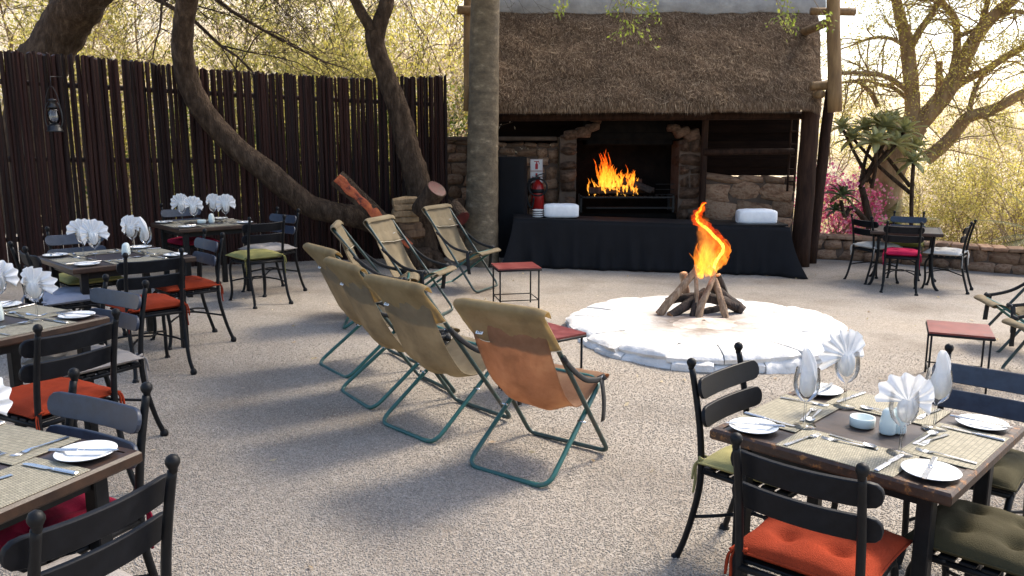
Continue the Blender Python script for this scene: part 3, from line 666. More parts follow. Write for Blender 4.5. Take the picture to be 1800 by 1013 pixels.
# ================================================================ FIRE PIT
PC = Vector((1.80, 7.62)); PR = 1.29; PH = .15
def fire_pit():
    rng = random.Random(51)
    root = thing('fire_pit', 'round low whitewashed stone fire pit platform on the gravel', 'fire pit', (PC.x, PC.y, gz(PC.x)))
    # core slab: slightly dished top with broken plaster
    N_ = 72
    def rim(a): return PR * (1 + .022 * math.sin(3 * a + 1) + .018 * math.sin(5 * a) + .012 * mnoise.noise(Vector((math.cos(a) * 4, math.sin(a) * 4, 0))))
    def rk(r_, a, z, j=.0): return (rim(a) * r_ * math.cos(a), rim(a) * r_ * math.sin(a), z + j)
    prof = [(.0, .008), (.15, .004), (.3, .002), (.45, .004), (.58, .010), (.68, .014), (.70, .012)]
    b = MB(); rows = []
    def fn(u, v):
        a = 2 * math.pi * u; k = v * (len(prof) - 1); i = min(int(k), len(prof) - 2); t = k - i
        r_ = prof[i][0] * (1 - t) + prof[i + 1][0] * t; z = prof[i][1] * (1 - t) + prof[i + 1][1] * t
        x, y, _ = rk(max(r_, .001), a, 0); return (x, y, PH - .02 + z + .012 * mnoise.noise(Vector((x * 3, y * 3, 7))))
    b.grid(fn, N_, 31, wrap=True)
    b.build('centre_slab', MT['sootwhite'], root)
    # rim: two courses of broad flat stones, uneven and whitewashed
    for course, (z0, z1, n) in enumerate(((-.03, .085, 23), (.075, PH, 19))):
        a = rng.uniform(0, 1) + .17; ang = [a]
        for i in range(n): ang.append(ang[-1] + 2 * math.pi / n * rng.uniform(.75, 1.25))
        sc = 2 * math.pi / (ang[-1] - ang[0]); ang = [ang[0] + (q - ang[0]) * sc for q in ang]
        for i in range(n):
            a0, a1 = ang[i] + .003, ang[i + 1] - .003; ro = 1.0 + rng.uniform(-.03, .03) - .012 * course; ri = .66 if course else .8; dz = rng.uniform(-.008, .010)
            nu, nv = 9, 0; m_ = MB(); seed = rng.uniform(0, 50)
            sec = [(ri, z0), (ri, z1 - .01), (ri + .02, z1), (ri * .5 + ro * .5, z1 + .004), (ro - .035, z1), (ro - .008, z1 - .018), (ro + .006, z1 * .5 + z0 * .5), (ro - .004, z0)]
            def sf(u, v):
                a_ = a0 + (a1 - a0) * u; k = int(round(v * 7)); r_, z = sec[k]; ed = .010 if u in (0, 1) and 1 < k < 6 else 0
                x, y, _ = rk(r_, a_, 0); nz = mnoise.noise(Vector((x * 5 + seed, y * 5, z * 9)))
                s_ = 1 + .026 * nz * (k > 2) + .012 * mnoise.noise(Vector((x * 14, y * 14, z * 20 + seed))) * (k > 3); return (x * s_, y * s_, z + dz * (k in (1, 2, 3, 4, 5)) + .010 * nz * (k > 0 and k < 7) - ed)
            m_.grid(sf, nu, 8)
            n_ = nu
            m_.f.append(tuple(k * n_ for k in range(7, -1, -1))); m_.f.append(tuple(k * n_ + n_ - 1 for k in range(8)))
            o = m_.build('rim_stone', MT['white'], root, auto=35)
    ash = MB()
    ash.grid(lambda u, v: (math.cos(6.2832 * u) * (.02 + .40 * v) * (1 + .25 * mnoise.noise(Vector((math.cos(6.28 * u) * 2, math.sin(6.28 * u) * 2, 4))) * v) + .0,
                           math.sin(6.2832 * u) * (.02 + .36 * v) * (1 + .25 * mnoise.noise(Vector((math.cos(6.28 * u) * 2, math.sin(6.28 * u) * 2, 9))) * v), PH + .002 - .030 * v + .006 * mnoise.noise(Vector((u * 20, v * 7, 0)))), 40, 8, wrap=True)
    ao = ash.build('ash_bed', MT['ash'], root)
fire_pit()

def campfire():
    rng = random.Random(61); c = on(1232, 548, PH); cx, cy = c.x, c.y; base = gz(cx) + PH - .01
    def wood(name, lab, pts, rad, mat, n=8, end=True, cat='log', group='logs of the campfire'):
        P = spline([Vector(p) for p in pts], 4); b = MB(); b.tube(P, rad, n, jit=.13, rng=rng)
        o = b.build(name, mat, None, auto=50); tag(o, lab, cat, group)
        if end:
            e = MB(); d = (P[0] - P[1]).normalized(); q = Matrix(Vector((0, 0, 1)).rotation_difference(d).to_matrix())
            r0 = rad[0] if hasattr(rad, '__len__') else rad
            e.lathe([(r0 * .9, -.004), (r0 * .86, .003), (.0, .004)], 9, P[0], q); e.build('cut_end', MT['cutend'], o)
        return o
    def w(px, py, dY): return at(px, py, cy + dY)
    G = 'logs of the campfire'
    wood('firewood_log', 'pale split log leaning up to the flames from the bushy left side of the campfire', [w(1158, 553, -.10), w(1190, 515, -.06), w(1226, 473, .0)], [.045, .042, .032], MT['firewood'], group=None)
    wood('firewood_log', 'reddish brown log lying low under the pale split log of the campfire', [w(1178, 556, -.14), w(1208, 535, -.05), w(1240, 512, .05)], [.05, .048, .04], MT['charwood'], group=None)
    wood('firewood_log', 'upright forked pale branch at the front of the campfire', [w(1227, 567, -.22), w(1232, 540, -.17), w(1247, 505, -.09), w(1255, 480, .0), w(1245, 468, .03)], [.04, .036, .028, .022, .018], MT['firewood'], group=None)
    wood('firewood_log', 'thin pale stick standing upright through the campfire logs', [w(1226, 545, -.14), w(1224, 505, -.07), w(1222, 466, .02)], [.022, .02, .014], MT['firewood'], end=False, group=None)
    wood('firewood_log', 'pale straight log with orange cut end facing the front of the campfire', [w(1277, 565, -.20), w(1268, 530, -.12), w(1256, 490, .0)], [.034, .036, .03], MT['firewood'], group=None)
    wood('firewood_log', 'charred black log lying along the right of the campfire', [w(1306, 548, -.02), w(1282, 530, .03), w(1250, 503, .10)], [.055, .06, .045], MT['charwood'], end=False, group=None)
    wood('firewood_log', 'charred log lying across the middle of the campfire', [w(1170, 530, .06), w(1215, 523, .02), w(1262, 527, .0), w(1296, 541, -.04)], [.035, .05, .055, .04], MT['charwood'], end=False, group=None)
    wood('firewood_log', 'thick charred log lying flat deep inside the campfire', [w(1213, 560, -.05), w(1240, 552, .05), w(1262, 545, .16)], [.05, .055, .05], MT['charwood'], group=None)
    wood('firewood_log', 'short charred stump upright in the shadow of the campfire', [w(1218, 562, -.16), w(1221, 540, -.12), w(1228, 520, -.06)], [.036, .036, .03], MT['charwood'], end=False, group=None)
    wood('firewood_log', 'brown log standing with flat sawn end behind the campfire', [w(1201, 480, .14), w(1205, 510, .18), w(1210, 540, .22)], [.036, .038, .04], MT['firewood'], group=None)
    wood('firewood_log', 'grey log leaning inward with sawn end from the back right of the campfire', [w(1262, 484, .1), w(1274, 515, .16), w(1285, 540, .22)], [.034, .034, .036], MT['charwood'], group=None)
    # flames: a soft orange body with a bright twisting S of fire inside
    z0 = at(1235, 490, cy).z - base
    fl = thing('campfire_flame', 'twisting orange flame rising from the campfire logs', 'flame', (cx, cy, base))
    O = Vector(fl.location)
    fm = flamemat('campflame', z0 - .12, z0 + .50, 1.5, .53, [(1, .50, .10), (1, .33, .03), (1, .17, .008), (.7, .05, .003)], nscale=7, opq=.8)
    fcore = flamemat('campcore', z0 - .1, z0 + .85, 1.9, .46, [(1, .66, .20), (1, .50, .08), (1, .32, .02), (1, .16, .008)], nscale=10, opq=.2)
    S = [(1252, 482), (1262, 462), (1270, 440), (1262, 422), (1246, 405), (1228, 390), (1223, 377), (1232, 366), (1242, 357)]
    P = spline([at(x, y, cy) - O for x, y in S], 5)
    b = MB(); b.tube([p + Vector((rng.uniform(-.008, .008), .06 * math.sin(i * .35), 0)) for i, p in enumerate(P)], [.010, .015, .016, .016, .015, .014, .012, .009, .003], 6, jit=.3, rng=rng)
    b.build('flame_swirl', fcore, fl)
    for (px_, py_, rx, rz_, k_) in ((1243, 448, .135, .25, 7.5), (1236, 405, .075, .16, 5.0)):
        c_ = at(px_, py_, cy) - O; b = MB(); b.ball((0, 0, 0), 1.0, 20, 14); g_ = b.build('flame_body', fire_volume('firebody', k_), fl); g_.location = c_; g_.scale = (rx, rx * .85, rz_)
    for k in range(2):
        b = MB(); b.tube([p + Vector((rng.uniform(-.03, .03), .05 * math.sin(i * .35 + k) - .02, rng.uniform(-.01, .01))) for i, p in enumerate(P)], [.04, .058, .062, .055, .046, .038, .03, .02, .005], 8, jit=.2, rng=rng); b.build('flame_tongue', fm, fl)
    for k in range(20):
        px0 = min(max(rng.gauss(1241, 10), 1222), 1262); hgt = rng.uniform(.14, .52) * max(.35, 1 - abs(px0 - 1240) / 45); dY = rng.uniform(-.11, .11)
        p = at(px0, rng.uniform(478, 492), cy + dY) - O; pts = []; lean = rng.gauss(0, .05); ph = rng.uniform(0, 6)
        for t in np.linspace(0, 1, 8): pts.append(p + Vector((lean * t + .035 * math.sin(ph + t * 5) * t, .02 * math.sin(ph * 2 + t * 4) * t, hgt * t)))
        w0 = rng.uniform(.02, .042); b = MB(); b.tube(pts, [w0 * q for q in (.5, .95, 1.0, .85, .62, .4, .2, .03)], 7, flat=.75, jit=.1, rng=rng)
        b.build('flame_tongue', fm, fl)
campfire()

def hearth_fire():
    rng = random.Random(71); Y = 13.15
    for i, (x0, x1, y0, y1, r_, dy) in enumerate(((1035, 1120, 335, 338, .055, 0), (1050, 1100, 326, 316, .05, .12), (1095, 1145, 318, 336, .06, -.05), (1085, 1150, 340, 334, .05, .1), (1068, 1128, 322, 320, .06, .2))):
        b = MB(); b.tube([at(x0, y0, Y + dy), at((x0 + x1) / 2, (y0 + y1) / 2 - 2, Y + dy + .02), at(x1, y1, Y + dy)], [r_, r_ * 1.05, r_ * .9], 8, jit=.12, rng=rng)
        o = b.build('burning_log', MT['charwood'], None, auto=50); tag(o, 'charred log burning on the grate inside the stone fireplace', 'log', 'logs burning in the fireplace')
    fl = thing('hearth_flame', 'tall yellow orange flames burning in the stone fireplace', 'flame', at(1085, 347, Y))
    O = Vector(fl.location)
    fm = flamemat('hearthflame', -.12, .58, 1.25, .55, [(1, .60, .14), (1, .38, .035), (1, .22, .012), (.6, .05, .003)], nscale=15, opq=.25)
    def tongue(px, py0, pyt, w0, dY):
        p = at(px, py0, Y + dY) - O; top = at(px + rng.gauss(0, 5), pyt, Y + dY) - O; ph = rng.uniform(0, 6); pts = []
        for t in np.linspace(0, 1, 9): pts.append(p.lerp(top, t) + Vector((.028 * math.sin(ph + t * 7) * t, .02 * math.sin(ph * 2 + t * 5), 0)))
        b = MB(); b.tube(pts, [w0 * q for q in (.12, .6, 1.0, .95, .78, .6, .42, .22, .03)], 6, flat=.8, jit=.25, rng=rng); b.build('flame_tongue', fm, fl)
    for k in range(44):
        px = rng.gauss(1068, 10); top = 260 + abs(px - 1066) * 2.0 + rng.uniform(0, 34); tongue(px, rng.uniform(318, 338), top, rng.uniform(.016, .034), rng.uniform(-.15, .15))
    for k in range(30):
        px = rng.gauss(1103, 11); top = 282 + abs(px - 1100) * 1.5 + rng.uniform(0, 30); tongue(px, rng.uniform(318, 340), top, rng.uniform(.012, .028), rng.uniform(-.15, .15))
    for k in range(22):
        px = rng.uniform(1030, 1130); tongue(px, rng.uniform(338, 347), rng.uniform(312, 334), rng.uniform(.009, .02), rng.uniform(-.2, .15))
hearth_fire()

# ================================================================ DINING CHAIRS
def slat_mesh(mat, L_=.47, H_=.088, T=.017, bow=.03):
    b = MB(); n = 17; xs = []
    for i in range(n): xs.append(-math.cos(math.pi * i / (n - 1)) * L_ / 2)
    rr = .036
    def hh(x):
        e = L_ / 2 - abs(x)
        return H_ / 2 if e >= rr else H_ / 2 - rr + math.sqrt(max(rr * rr - (rr - e) ** 2, 0))
    V = []
    for x in xs:
        y = bow * (x / (L_ / 2)) ** 2; h = max(hh(x), .002)
        V += [(x, y - T / 2, -h + .003), (x, y - T / 2, h - .003), (x, y - T / 2 + .003, h), (x, y + T / 2 - .003, h), (x, y + T / 2, h - .003), (x, y + T / 2, -h + .003), (x, y + T / 2 - .003, -h), (x, y - T / 2 + .003, -h)]
    F_ = []
    for i in range(n - 1):
        for k in range(8): F_.append((i * 8 + k, i * 8 + (k + 1) % 8, (i + 1) * 8 + (k + 1) % 8, (i + 1) * 8 + k))
    F_.append(tuple(range(8))); F_.append(tuple((n - 1) * 8 + k for k in range(7, -1, -1)))
    b.add(V, F_); me = b.mesh('back_slat', mat); me.set_sharp_from_angle(angle=R(40)); return me
def chair_proto(slatmat):
    t = link('dining_chair', None)
    sl = slat_mesh(slatmat)
    rp = [(-.305, .012), (-.275, .10), (-.240, .22), (-.212, .35), (-.205, .46), (-.215, .60), (-.238, .74), (-.268, .875)]
    for sx in (-1, 1):
        b = MB(); b.tube(spline([(sx * (.19 + .012 * (z < .05)), y, z) for y, z in rp], 4), [.015, .014, .0145, .015, .015, .0145, .014, .013], 8)
        bp = b.build('back_post', MT['iron'], t)
        f = MB(); f.lathe([(.009, .868), (.012, .874), (.012, .882), (.015, .887), (.0198, .897), (.0198, .906), (.015, .916), (.007, .921), (0, .922)], 12, (sx * .19, -.272, 0)); f.build('ball_finial', MT['iron'], bp)
        f = MB(); f.lathe([(.018, -.012), (.024, .0), (.024, .012), (.018, .028), (.010, .034)], 10, (sx * .202, -.306, 0)); f.build('foot_cap', MT['iron'], bp)
        fp = [(.10, .445), (.165, .43), (.205, .385), (.215, .31), (.203, .20), (.205, .10), (.226, .012)]
        b = MB(); b.tube(spline([(sx * (.185 + .012 * (z < .05)), y, z) for y, z in fp], 4), .014, 8); lg = b.build('front_leg', MT['iron'], t)
        f = MB(); f.lathe([(.018, -.012), (.023, .0), (.023, .012), (.017, .026), (.010, .032)], 10, (sx * .197, .228, 0)); f.build('foot_cap', MT['iron'], lg)
        b = MB(); b.tube(spline([(sx * .188, -.236, .225), (sx * .15, -.15, .245), (sx * .075, -.05, .262), (sx * .055, .0, .264), (sx * .075, .06, .26), (sx * .14, .15, .24), (sx * .186, .203, .222)], 4), .008, 6); b.build('stretcher', MT['iron'], t)
    b = MB(); b.tube([(.055 * math.cos(a), .055 * math.sin(a), .264) for a in np.linspace(0, 2 * math.pi, 16, endpoint=False)], .007, 6, closed=True); b.build('stretcher_ring', MT['iron'], t)
    b = MB()
    for p0, p1 in (((-.19, -.207, .445), (.19, -.207, .445)), ((-.185, .17, .437), (.185, .17, .437)), ((-.19, -.207, .445), (-.185, .17, .437)), ((.19, -.207, .445), (.185, .17, .437))):
        b.tube([p0, p1], .0125, 7)
    b.build('seat_frame', MT['iron'], t)
    sb = MB(); sb.box((0, 0, 0), (.40, .052, .012), bev=.003); sm = sb.mesh('seat_slat', MT['iron'], False)
    for y in np.linspace(-.165, .165, 6): link('seat_slat', sm, t, (0, y, .459))
    for z, y in ((.80, -.234), (.685, -.212)):
        o = link('back_slat', sl, t, (0, y + .006, z)); o.rotation_euler = (R(13) if z > .75 else R(10), 0, 0)
    return t
def cushion_mesh(mat, rng, tuft=True, th=.085, w=.222):
    b = MB(); n = 27; ph = rng.uniform(0, 9)
    tp = [(-.085, -.085), (.085, -.085), (-.085, .085), (.085, .085)] if tuft else [(0, 0)]
    def base(u, v):
        x, y = (u * 2 - 1), (v * 2 - 1)
        ex = math.copysign(abs(x) ** .92, x); ey = math.copysign(abs(y) ** .92, y)
        k = 1 - .07 * (1 - max(abs(x), abs(y)) ** 2) ; 
        pinch = 1 - .055 * (abs(x) ** 3) * (1 - abs(y)) * 2 * 0
        X, Y_ = ex * w, ey * w
        # sides bow inwards between the corners
        X *= 1 - .06 * (1 - y * y) * abs(x) ** 4; Y_ *= 1 - .06 * (1 - x * x) * abs(y) ** 4
        prof = (max(1 - abs(x) ** 3.2, 0) * max(1 - abs(y) ** 3.2, 0)) ** .5
        return X, Y_, prof
    def top(u, v):
        X, Y_, p = base(u, v); d = sum(math.exp(-((X - a) ** 2 + (Y_ - c) ** 2) / .0011) for a, c in tp)
        cr = sum(.35 * math.exp(-(abs(X - a) / .012)) * math.exp(-abs(Y_ - c) / .09) + .35 * math.exp(-(abs(Y_ - c) / .012)) * math.exp(-abs(X - a) / .09) for a, c in tp) if tuft else 0
        z = th * .62 * p - (.038 if tuft else .008) * min(d, 1) * p - .012 * min(cr, 1) * p
        z += (.008 * mnoise.noise(Vector((X * 11 + ph, Y_ * 11, ph))) + .004 * mnoise.noise(Vector((X * 30 + ph, Y_ * 22, ph)))) * p ** .5
        return (X, Y_, z)
    def bot(u, v):
        X, Y_, p = base(u, v); return (X, Y_, -th * .38 * p + .000)
    b.grid(top, n, n); b.grid(lambda u, v: bot(1 - u, v), n, n)
    pts = [(-1, -1), (1, -1), (1, 1), (-1, 1)]; edge = []
    for i in range(4):
        a, c = pts[i], pts[(i + 1) % 4]
        for k in range(10):
            t = k / 10; x = a[0] + (c[0] - a[0]) * t; y = a[1] + (c[1] - a[1]) * t; e = base((x + 1) / 2, (y + 1) / 2); edge.append((e[0], e[1], 0))
    b.tube(edge, .0045, 5, closed=True)
    return b.mesh('cushion', mat)
CH_BLACK = chair_proto(MT['slatpaint']); CH_SKYSHEEN = chair_proto(MT['slatskysheen'])
USED = set()
def chair(cx, cy, f, label, style, cushion, clabel, cgroup=None, ties=True, tuft=True, lift=0.0, group='slat-back dining chairs'):
    proto = CH_BLACK if style == 'black' else CH_SKYSHEEN  # blue style: same dark chair, sky reflection painted onto its slats
    if proto.name in USED: o = copy_tree(proto)
    else: o = proto; USED.add(proto.name)
    rng = random.Random(label); tag(o, label, 'chair', group); rz = face(*f); place(o, cx, cy, rz)
    if cushion:
        cu = link('seat_cushion', cushion_mesh(MT['c_' + cushion], rng, tuft)); tag(cu, clabel, 'cushion', 'tied seat cushions'); place(cu, cx, cy, rz + rng.uniform(-.06, .06), .489 + lift)
        cu.location += Vector((f[0], f[1], 0)) * .018 + Vector((0, 0, .003))
        if ties:
            for sx in (-1, 1):
                b = MB(); z = .0
                b.tube(spline([(sx * .185, -.185, .0), (sx * .205, -.215, .012), (sx * .19, -.235, .016), (sx * .165, -.215, .012), (sx * .185, -.19, .006)], 3), .0075, 5, flat=.5)
                b.tube(spline([(sx * .198, -.222, .008), (sx * .208, -.238, -.02), (sx * .206, -.240, -.08), (sx * .211, -.245, -.13 - rng.uniform(0, .05))], 4), [.004, .006, .007, .005], 5, flat=.35)
                b.tube(spline([(sx * .198, -.222, .010), (sx * .216, -.236, -.008), (sx * .220, -.243, -.04), (sx * .222, -.246, -.08)], 4), [.004, .006, .007, .005], 5, flat=.35)
                b.build('tie', MT['c_' + cushion], cu)
            if rng.random() < .4:
                b = MB(); b.box((.11, .205, -.014), (.035, .003, .022), Matrix.Rotation(-.5, 3, 'X')); b.build('care_label', MT['china'], cu, smooth=False)
    return o
def unit(x, y): d = math.hypot(x, y); return (x / d, y / d)
def chair_balls(p, q, label, style, cushion, clabel, flip=False, **k):
    a, c = on(*p, .905), on(*q, .905); m_ = (a + c) / 2; d = unit(c.x - a.x, c.y - a.y); f = (-d[1], d[0])
    if flip: f = (-f[0], -f[1])
    return chair(m_.x + f[0] * .272, m_.y + f[1] * .272, f, label, style, cushion, clabel, **k)

# table 5: worn edge, right
chair_balls((1215, 632), (1299, 607), 'black slat-back chair with yellow-green cushion standing clear on gravel beside the white fire pit', 'black', 'yellow', 'yellow-green woven cushion tied on black chair at the worn-edged table', flip=True)
chair(.71 + .14 + .62 * .272 , 2.336 + .78 * .272, unit(.64, .77), 'black slat-back chair with bright rust-orange cushion drawn up to the worn-edged table', 'black', 'orange', 'tufted rust-orange cushion tied on black chair at the worn-edged table')
chair(2.155 - .66 * .272, 3.585 - .75 * .272, unit(-.66, -.75), 'blue-black slat-back chair with dark cushion tucked under the worn-edged table', 'blue', 'drab', 'dark olive cushion on chair tucked under the worn-edged table')
_q = on(1755, 945, .5); chair(_q.x, _q.y, unit(-.70, .71), 'chair with plump tufted dark olive cushion beside a leg of the worn-edged table', 'black', 'drab', 'plump tufted dark olive cushion beside a leg of the worn-edged table')
# table 1: bottom left
chair_balls((67, 912), (301, 817), 'large black slat-back chair with taupe cushion drawn up to table with crimson cushion', 'black', 'grey', 'taupe cushion on black chair at table with crimson cushion')
chair_balls((133, 655), (254, 684), 'chipped blue-black slat-back chair with crimson cushion under the table', 'blue', 'crimson', 'crimson tufted cushion under the table on chipped blue-black chair', flip=True)
# table 2
chair_balls((58, 580), (211, 551), 'black slat-back chair with orange cushion between two tables beside the fence side', 'black', 'orange', 'flat orange cushion tied on black chair behind the chipped blue-black chair', tuft=False)
chair_balls((188, 487), (254, 500), 'blue slat-back chair with pale grey cushion tied with cord', 'blue', 'grey', 'pale grey cushion tied with cord on sky-tinted blue slat-back chair', flip=True)
# table 3
chair_balls((215, 449), (324, 442), 'black slat-back chair with bright orange cushion behind the blue chair with grey cushion', 'black', 'orange', 'bright orange cushion tied with ribbon on black chair beside the sky-tinted blue chair', tuft=False)
chair(-2.52 - .75 * .272, 6.98 - .66 * .272, unit(-.75, -.66), 'blue slat-back chair with tufted orange cushion facing the fence', 'blue', 'orange', 'tufted orange cushion with white care label on sky-tinted blue chair facing the fence')
chair(-3.82 + .75 * .272, 7.14 - .66 * .272, unit(.70, -.71), 'blue slat-back chair with its back close to the pole fence under the lantern', 'blue', 'olive', 'olive green cushion on chair with its back to the pole fence')
chair(-3.56 + .70 * .272, 5.94 + .72 * .272, unit(.72, .70), 'black slat-back chair with blue-grey cushion beside the lantern fence', 'black', 'blue', 'blue-grey cushion on black chair beside the lantern fence')
# table 4
chair_balls((439, 385), (499, 382), 'black slat-back chair with yellow-olive cushion near the bent tree trunk', 'black', 'olive', 'flat yellow-olive cushion on chair near the bent tree trunk', tuft=False)
chair(-2.52 - .55 * .272, 9.28 - .83 * .272, unit(-.62, -.78), 'dark blue slat-back chair with taupe cushion under the bent tree trunk', 'blue', 'grey', 'taupe cushion on chair under the bent tree trunk', ties=False)
chair(-3.86 + .70 * .272, 9.62 - .70 * .272, unit(.72, -.70), 'blue slat-back chair between the fence and the table near the bent tree', 'blue', 'crimson', 'dark crimson cushion on chair between fence and table near the bent tree', ties=False)
# far bare table
FG = 'grey chairs round the bare garden table'
chair(4.98, 10.52, unit(.42, .91), 'grey slat-back chair with hot pink cushion at the bare garden table', 'black', 'pink', 'hot pink cushion on chair at the bare garden table', group=FG)
chair(4.93, 11.17, unit(.95, .31), 'grey chair with white cushion at bare garden table by the flowering bush', 'black', 'white', 'white cushion on chair by the pink flowering bush', group=FG)
chair(5.66, 10.72, unit(-.82, .57), 'leaning grey chair with white cushion and dangling ties at bare garden table', 'black', 'white', 'white cushion with dangling ties on leaning chair at bare garden table', group=FG)
chair(5.55, 11.62, unit(-.45, -.89), 'grey-blue slat-back chair with moss cushion against the low stone wall', 'blue', 'moss', 'moss green cushion on chair against the low stone wall', group=FG)

# ================================================================ TABLES AND PLACE SETTINGS
TH_ = .74
def table(cx, cy, axis, size, label, edge='tableedge', bare=False):
    t = thing('dining_table', label, 'table'); place(t, cx, cy, face(*axis)); h = size / 2
    b = MB(); b.box((0, 0, TH_ - .0185), (size - .07, size - .07, .033), bev=.002); b.build('table_top', MT['tabletop'], t, smooth=False)
    for k in range(4):
        e = MB(); q = Matrix.Rotation(k * math.pi / 2, 3, 'Z'); 
        # mitred edge boards, rounded nose
        prof = [(-h, TH_ - .008), (-h + .008, TH_ + .001), (-h + .034, TH_ + .001), (-h + .034, TH_ - .042), (-h + .006, TH_ - .042), (-h, TH_ - .034)]
        n = len(prof); V = []
        for s_ in (-1, 1):
            for y, z in prof: V.append(q @ Vector((s_ * (abs(y) - .0006), y, z)))
        F_ = [tuple(range(n - 1, -1, -1)), tuple(range(n, 2 * n))] + [(i, (i + 1) % n, n + (i + 1) % n, n + i) for i in range(n)]
        e.add(V, F_); e.build('edge_board', MT[edge], t, smooth=False)
    for sx in (-1, 1):
        for sy in (-1, 1):
            b = MB(); a = h - .10
            if bare: b.tube(spline([(sx * a, sy * a, TH_ - .04), (sx * (a - .01), sy * (a - .01), .4), (sx * (a + .03), sy * (a + .03), .1), (sx * (a + .09), sy * (a + .09), .0)], 4), .019, 8)
            else: b.box((sx * a, sy * a, (TH_ - .04) / 2 - .005), (.052, .052, TH_ - .03), bev=.004)
            b.build('leg', MT['iron'], t, smooth=bare)
    for k in range(4):
        a = h - .10; q = Matrix.Rotation(k * math.pi / 2, 3, 'Z'); b = MB(); c = q @ Vector((0, -a, TH_ - .075)); b.box(c, (2 * a - .055 if k % 2 == 0 else .02, .02 if k % 2 == 0 else 2 * a - .055, .05)); b.build('apron', MT['iron'], t, smooth=False)
    return t
def fork_mesh():
    b = MB(); prof = [(-.10, .0085, .003), (-.06, .007, .004), (-.0, .0035, .006), (.03, .0035, .008), (.042, .010, .005), (.056, .0115, .003)]
    b.grid(lambda u, v: Vector((prof[int(round(v * 5))][1] * (u * 2 - 1), prof[int(round(v * 5))][0], prof[int(round(v * 5))][2] + .0012)), 3, 6)
    b.grid(lambda u, v: Vector((prof[int(round(v * 5))][1] * (1 - u * 2), prof[int(round(v * 5))][0], prof[int(round(v * 5))][2] - .0008)), 3, 6)
    for i in range(4): b.tube([(-.0096 + .0064 * i, .055, .003), (-.0096 + .0064 * i, .075, .002), (-.009 + .006 * i, .098, .006)], [.0017, .0016, .001], 5)
    return b.mesh('fork', MT['steel'])
def knife_mesh():
    b = MB(); b.box((0, -.06, .005), (.017, .095, .007), bev=.003); b.box((0, -.005, .0045), (.010, .018, .005), bev=.002)
    b.prism([(-.009, .004), (.006, .004), (.009, .03), (.009, .09), (.004, .108), (-.006, .112), (-.009, .10)], .0035, .0052); return b.mesh('knife', MT['steel'], False)
def spoon_mesh():
    b = MB(); prof = [(-.10, .0075, .003), (-.05, .006, .004), (.0, .0035, .006), (.035, .0035, .008)]
    b.grid(lambda u, v: Vector((prof[int(round(v * 3))][1] * (u * 2 - 1), prof[int(round(v * 3))][0], prof[int(round(v * 3))][2])), 3, 4)
    b.grid(lambda u, v: Vector((math.cos(6.2832 * u) * .0175 * v, .058 + math.sin(6.2832 * u) * .026 * v, .0025 + .0055 * v * v)), 14, 5, wrap=True); return b.mesh('spoon', MT['steel'])
def plate_mesh(r_=.092):
    b = MB(); b.lathe([(0, .004), (r_ * .5, .004), (r_ * .64, .005), (r_ * .74, .012), (r_ * .98, .018), (r_, .0168), (r_ * .97, .0145), (r_ * .72, .007), (r_ * .6, .0), (r_ * .3, .0), (0, .001)][::-1], 36); return b.mesh('plate', MT['china'])
def glass_mesh():
    b = MB(); b.lathe([(.037, .0), (.037, .0015), (.010, .006), (.0042, .012), (.0036, .075), (.0055, .083), (.018, .090), (.033, .108), (.0405, .135), (.040, .160), (.0355, .192)], 28); b.f.pop(); return b.mesh('wine_glass', MT['glass'])
def napkin_mesh(rng, style=0):
    b = MB(); pl = rng.choice([8, 9, 10]); Rr = rng.uniform(.098, .115); zc = .172; amax = R(rng.uniform(98, 122)); sk = rng.uniform(-.15, .15); nu, nv = 73, 9
    def fan(u, v):
        a = (u * 2 - 1) * amax + sk; r_ = Rr * (.10 + .90 * v) * (1 - .10 * max(0, abs(u * 2 - 1) - .5)) * (1 + .03 * math.sin(u * pl * 2 * math.pi) * v)
        rip = .011 * v * math.sin(u * pl * 2 * math.pi)
        x = r_ * math.sin(a); z = zc + r_ * math.cos(a) * .95; y = rip * (1 + .5 * mnoise.noise(Vector((u * 5, v * 2, style)))) + .034 * v * v * abs(math.sin(a)) ** 1.5 + .014 * v * mnoise.noise(Vector((u * 3, v * 2, style + 3)))
        return Vector((x * (1 - .10 * v * max(0, abs(a) - 1.1)), y, z - .022 * v * v * max(0, abs(a) - .9)))
    b.grid(fan, nu, nv)
    def stem(u, v):        # the pleats pushed down into the bowl
        a = u * 2 * math.pi; z = .100 + (zc + .012 - .100) * v; rr = float(np.interp(v, [0, .15, .5, .8, 1], [.010, .022, .031, .030, .020]))
        rr *= 1 + .16 * math.sin(a * 7 + v * 3 + style)
        return Vector((rr * math.cos(a), rr * math.sin(a) * .8, z))
    b.grid(stem, 49, 7, wrap=True)
    me = b.mesh('napkin', MT['linen']); return me
def napkin_twist(rng):
    b = MB()
    def fn(u, v):
        a = u * 2 * math.pi; z = .098 + .185 * v; rr = float(np.interp(v, [0, .1, .35, .5, .7, .9, 1], [.008, .024, .032, .026, .024, .017, .008]))
        rr *= 1 + .22 * math.sin(a * 4 + v * 6); return Vector((rr * math.cos(a) * (1 - .35 * v) + .018 * math.sin(v * 4) * v, rr * math.sin(a), z))
    b.grid(fn, 40, 14, wrap=True); return b.mesh('napkin', MT['linen'])
PROPS = dict(fork=fork_mesh(), knife=knife_mesh(), spoon=spoon_mesh(), plate=plate_mesh(), glass=glass_mesh())
_r = random.Random(3); NAPS = [napkin_mesh(_r, i) for i in range(6)]; NTW = napkin_twist(_r)
def mat_mesh(w, d):
    b = MB(); b.box((0, 0, 0), (w, d, .003), bev=.0012); return b.mesh('placemat', MT['mat'], False)
MATM = mat_mesh(.415, .245)
SIDES = ('yellow-green cushion', 'rust-orange cushion')
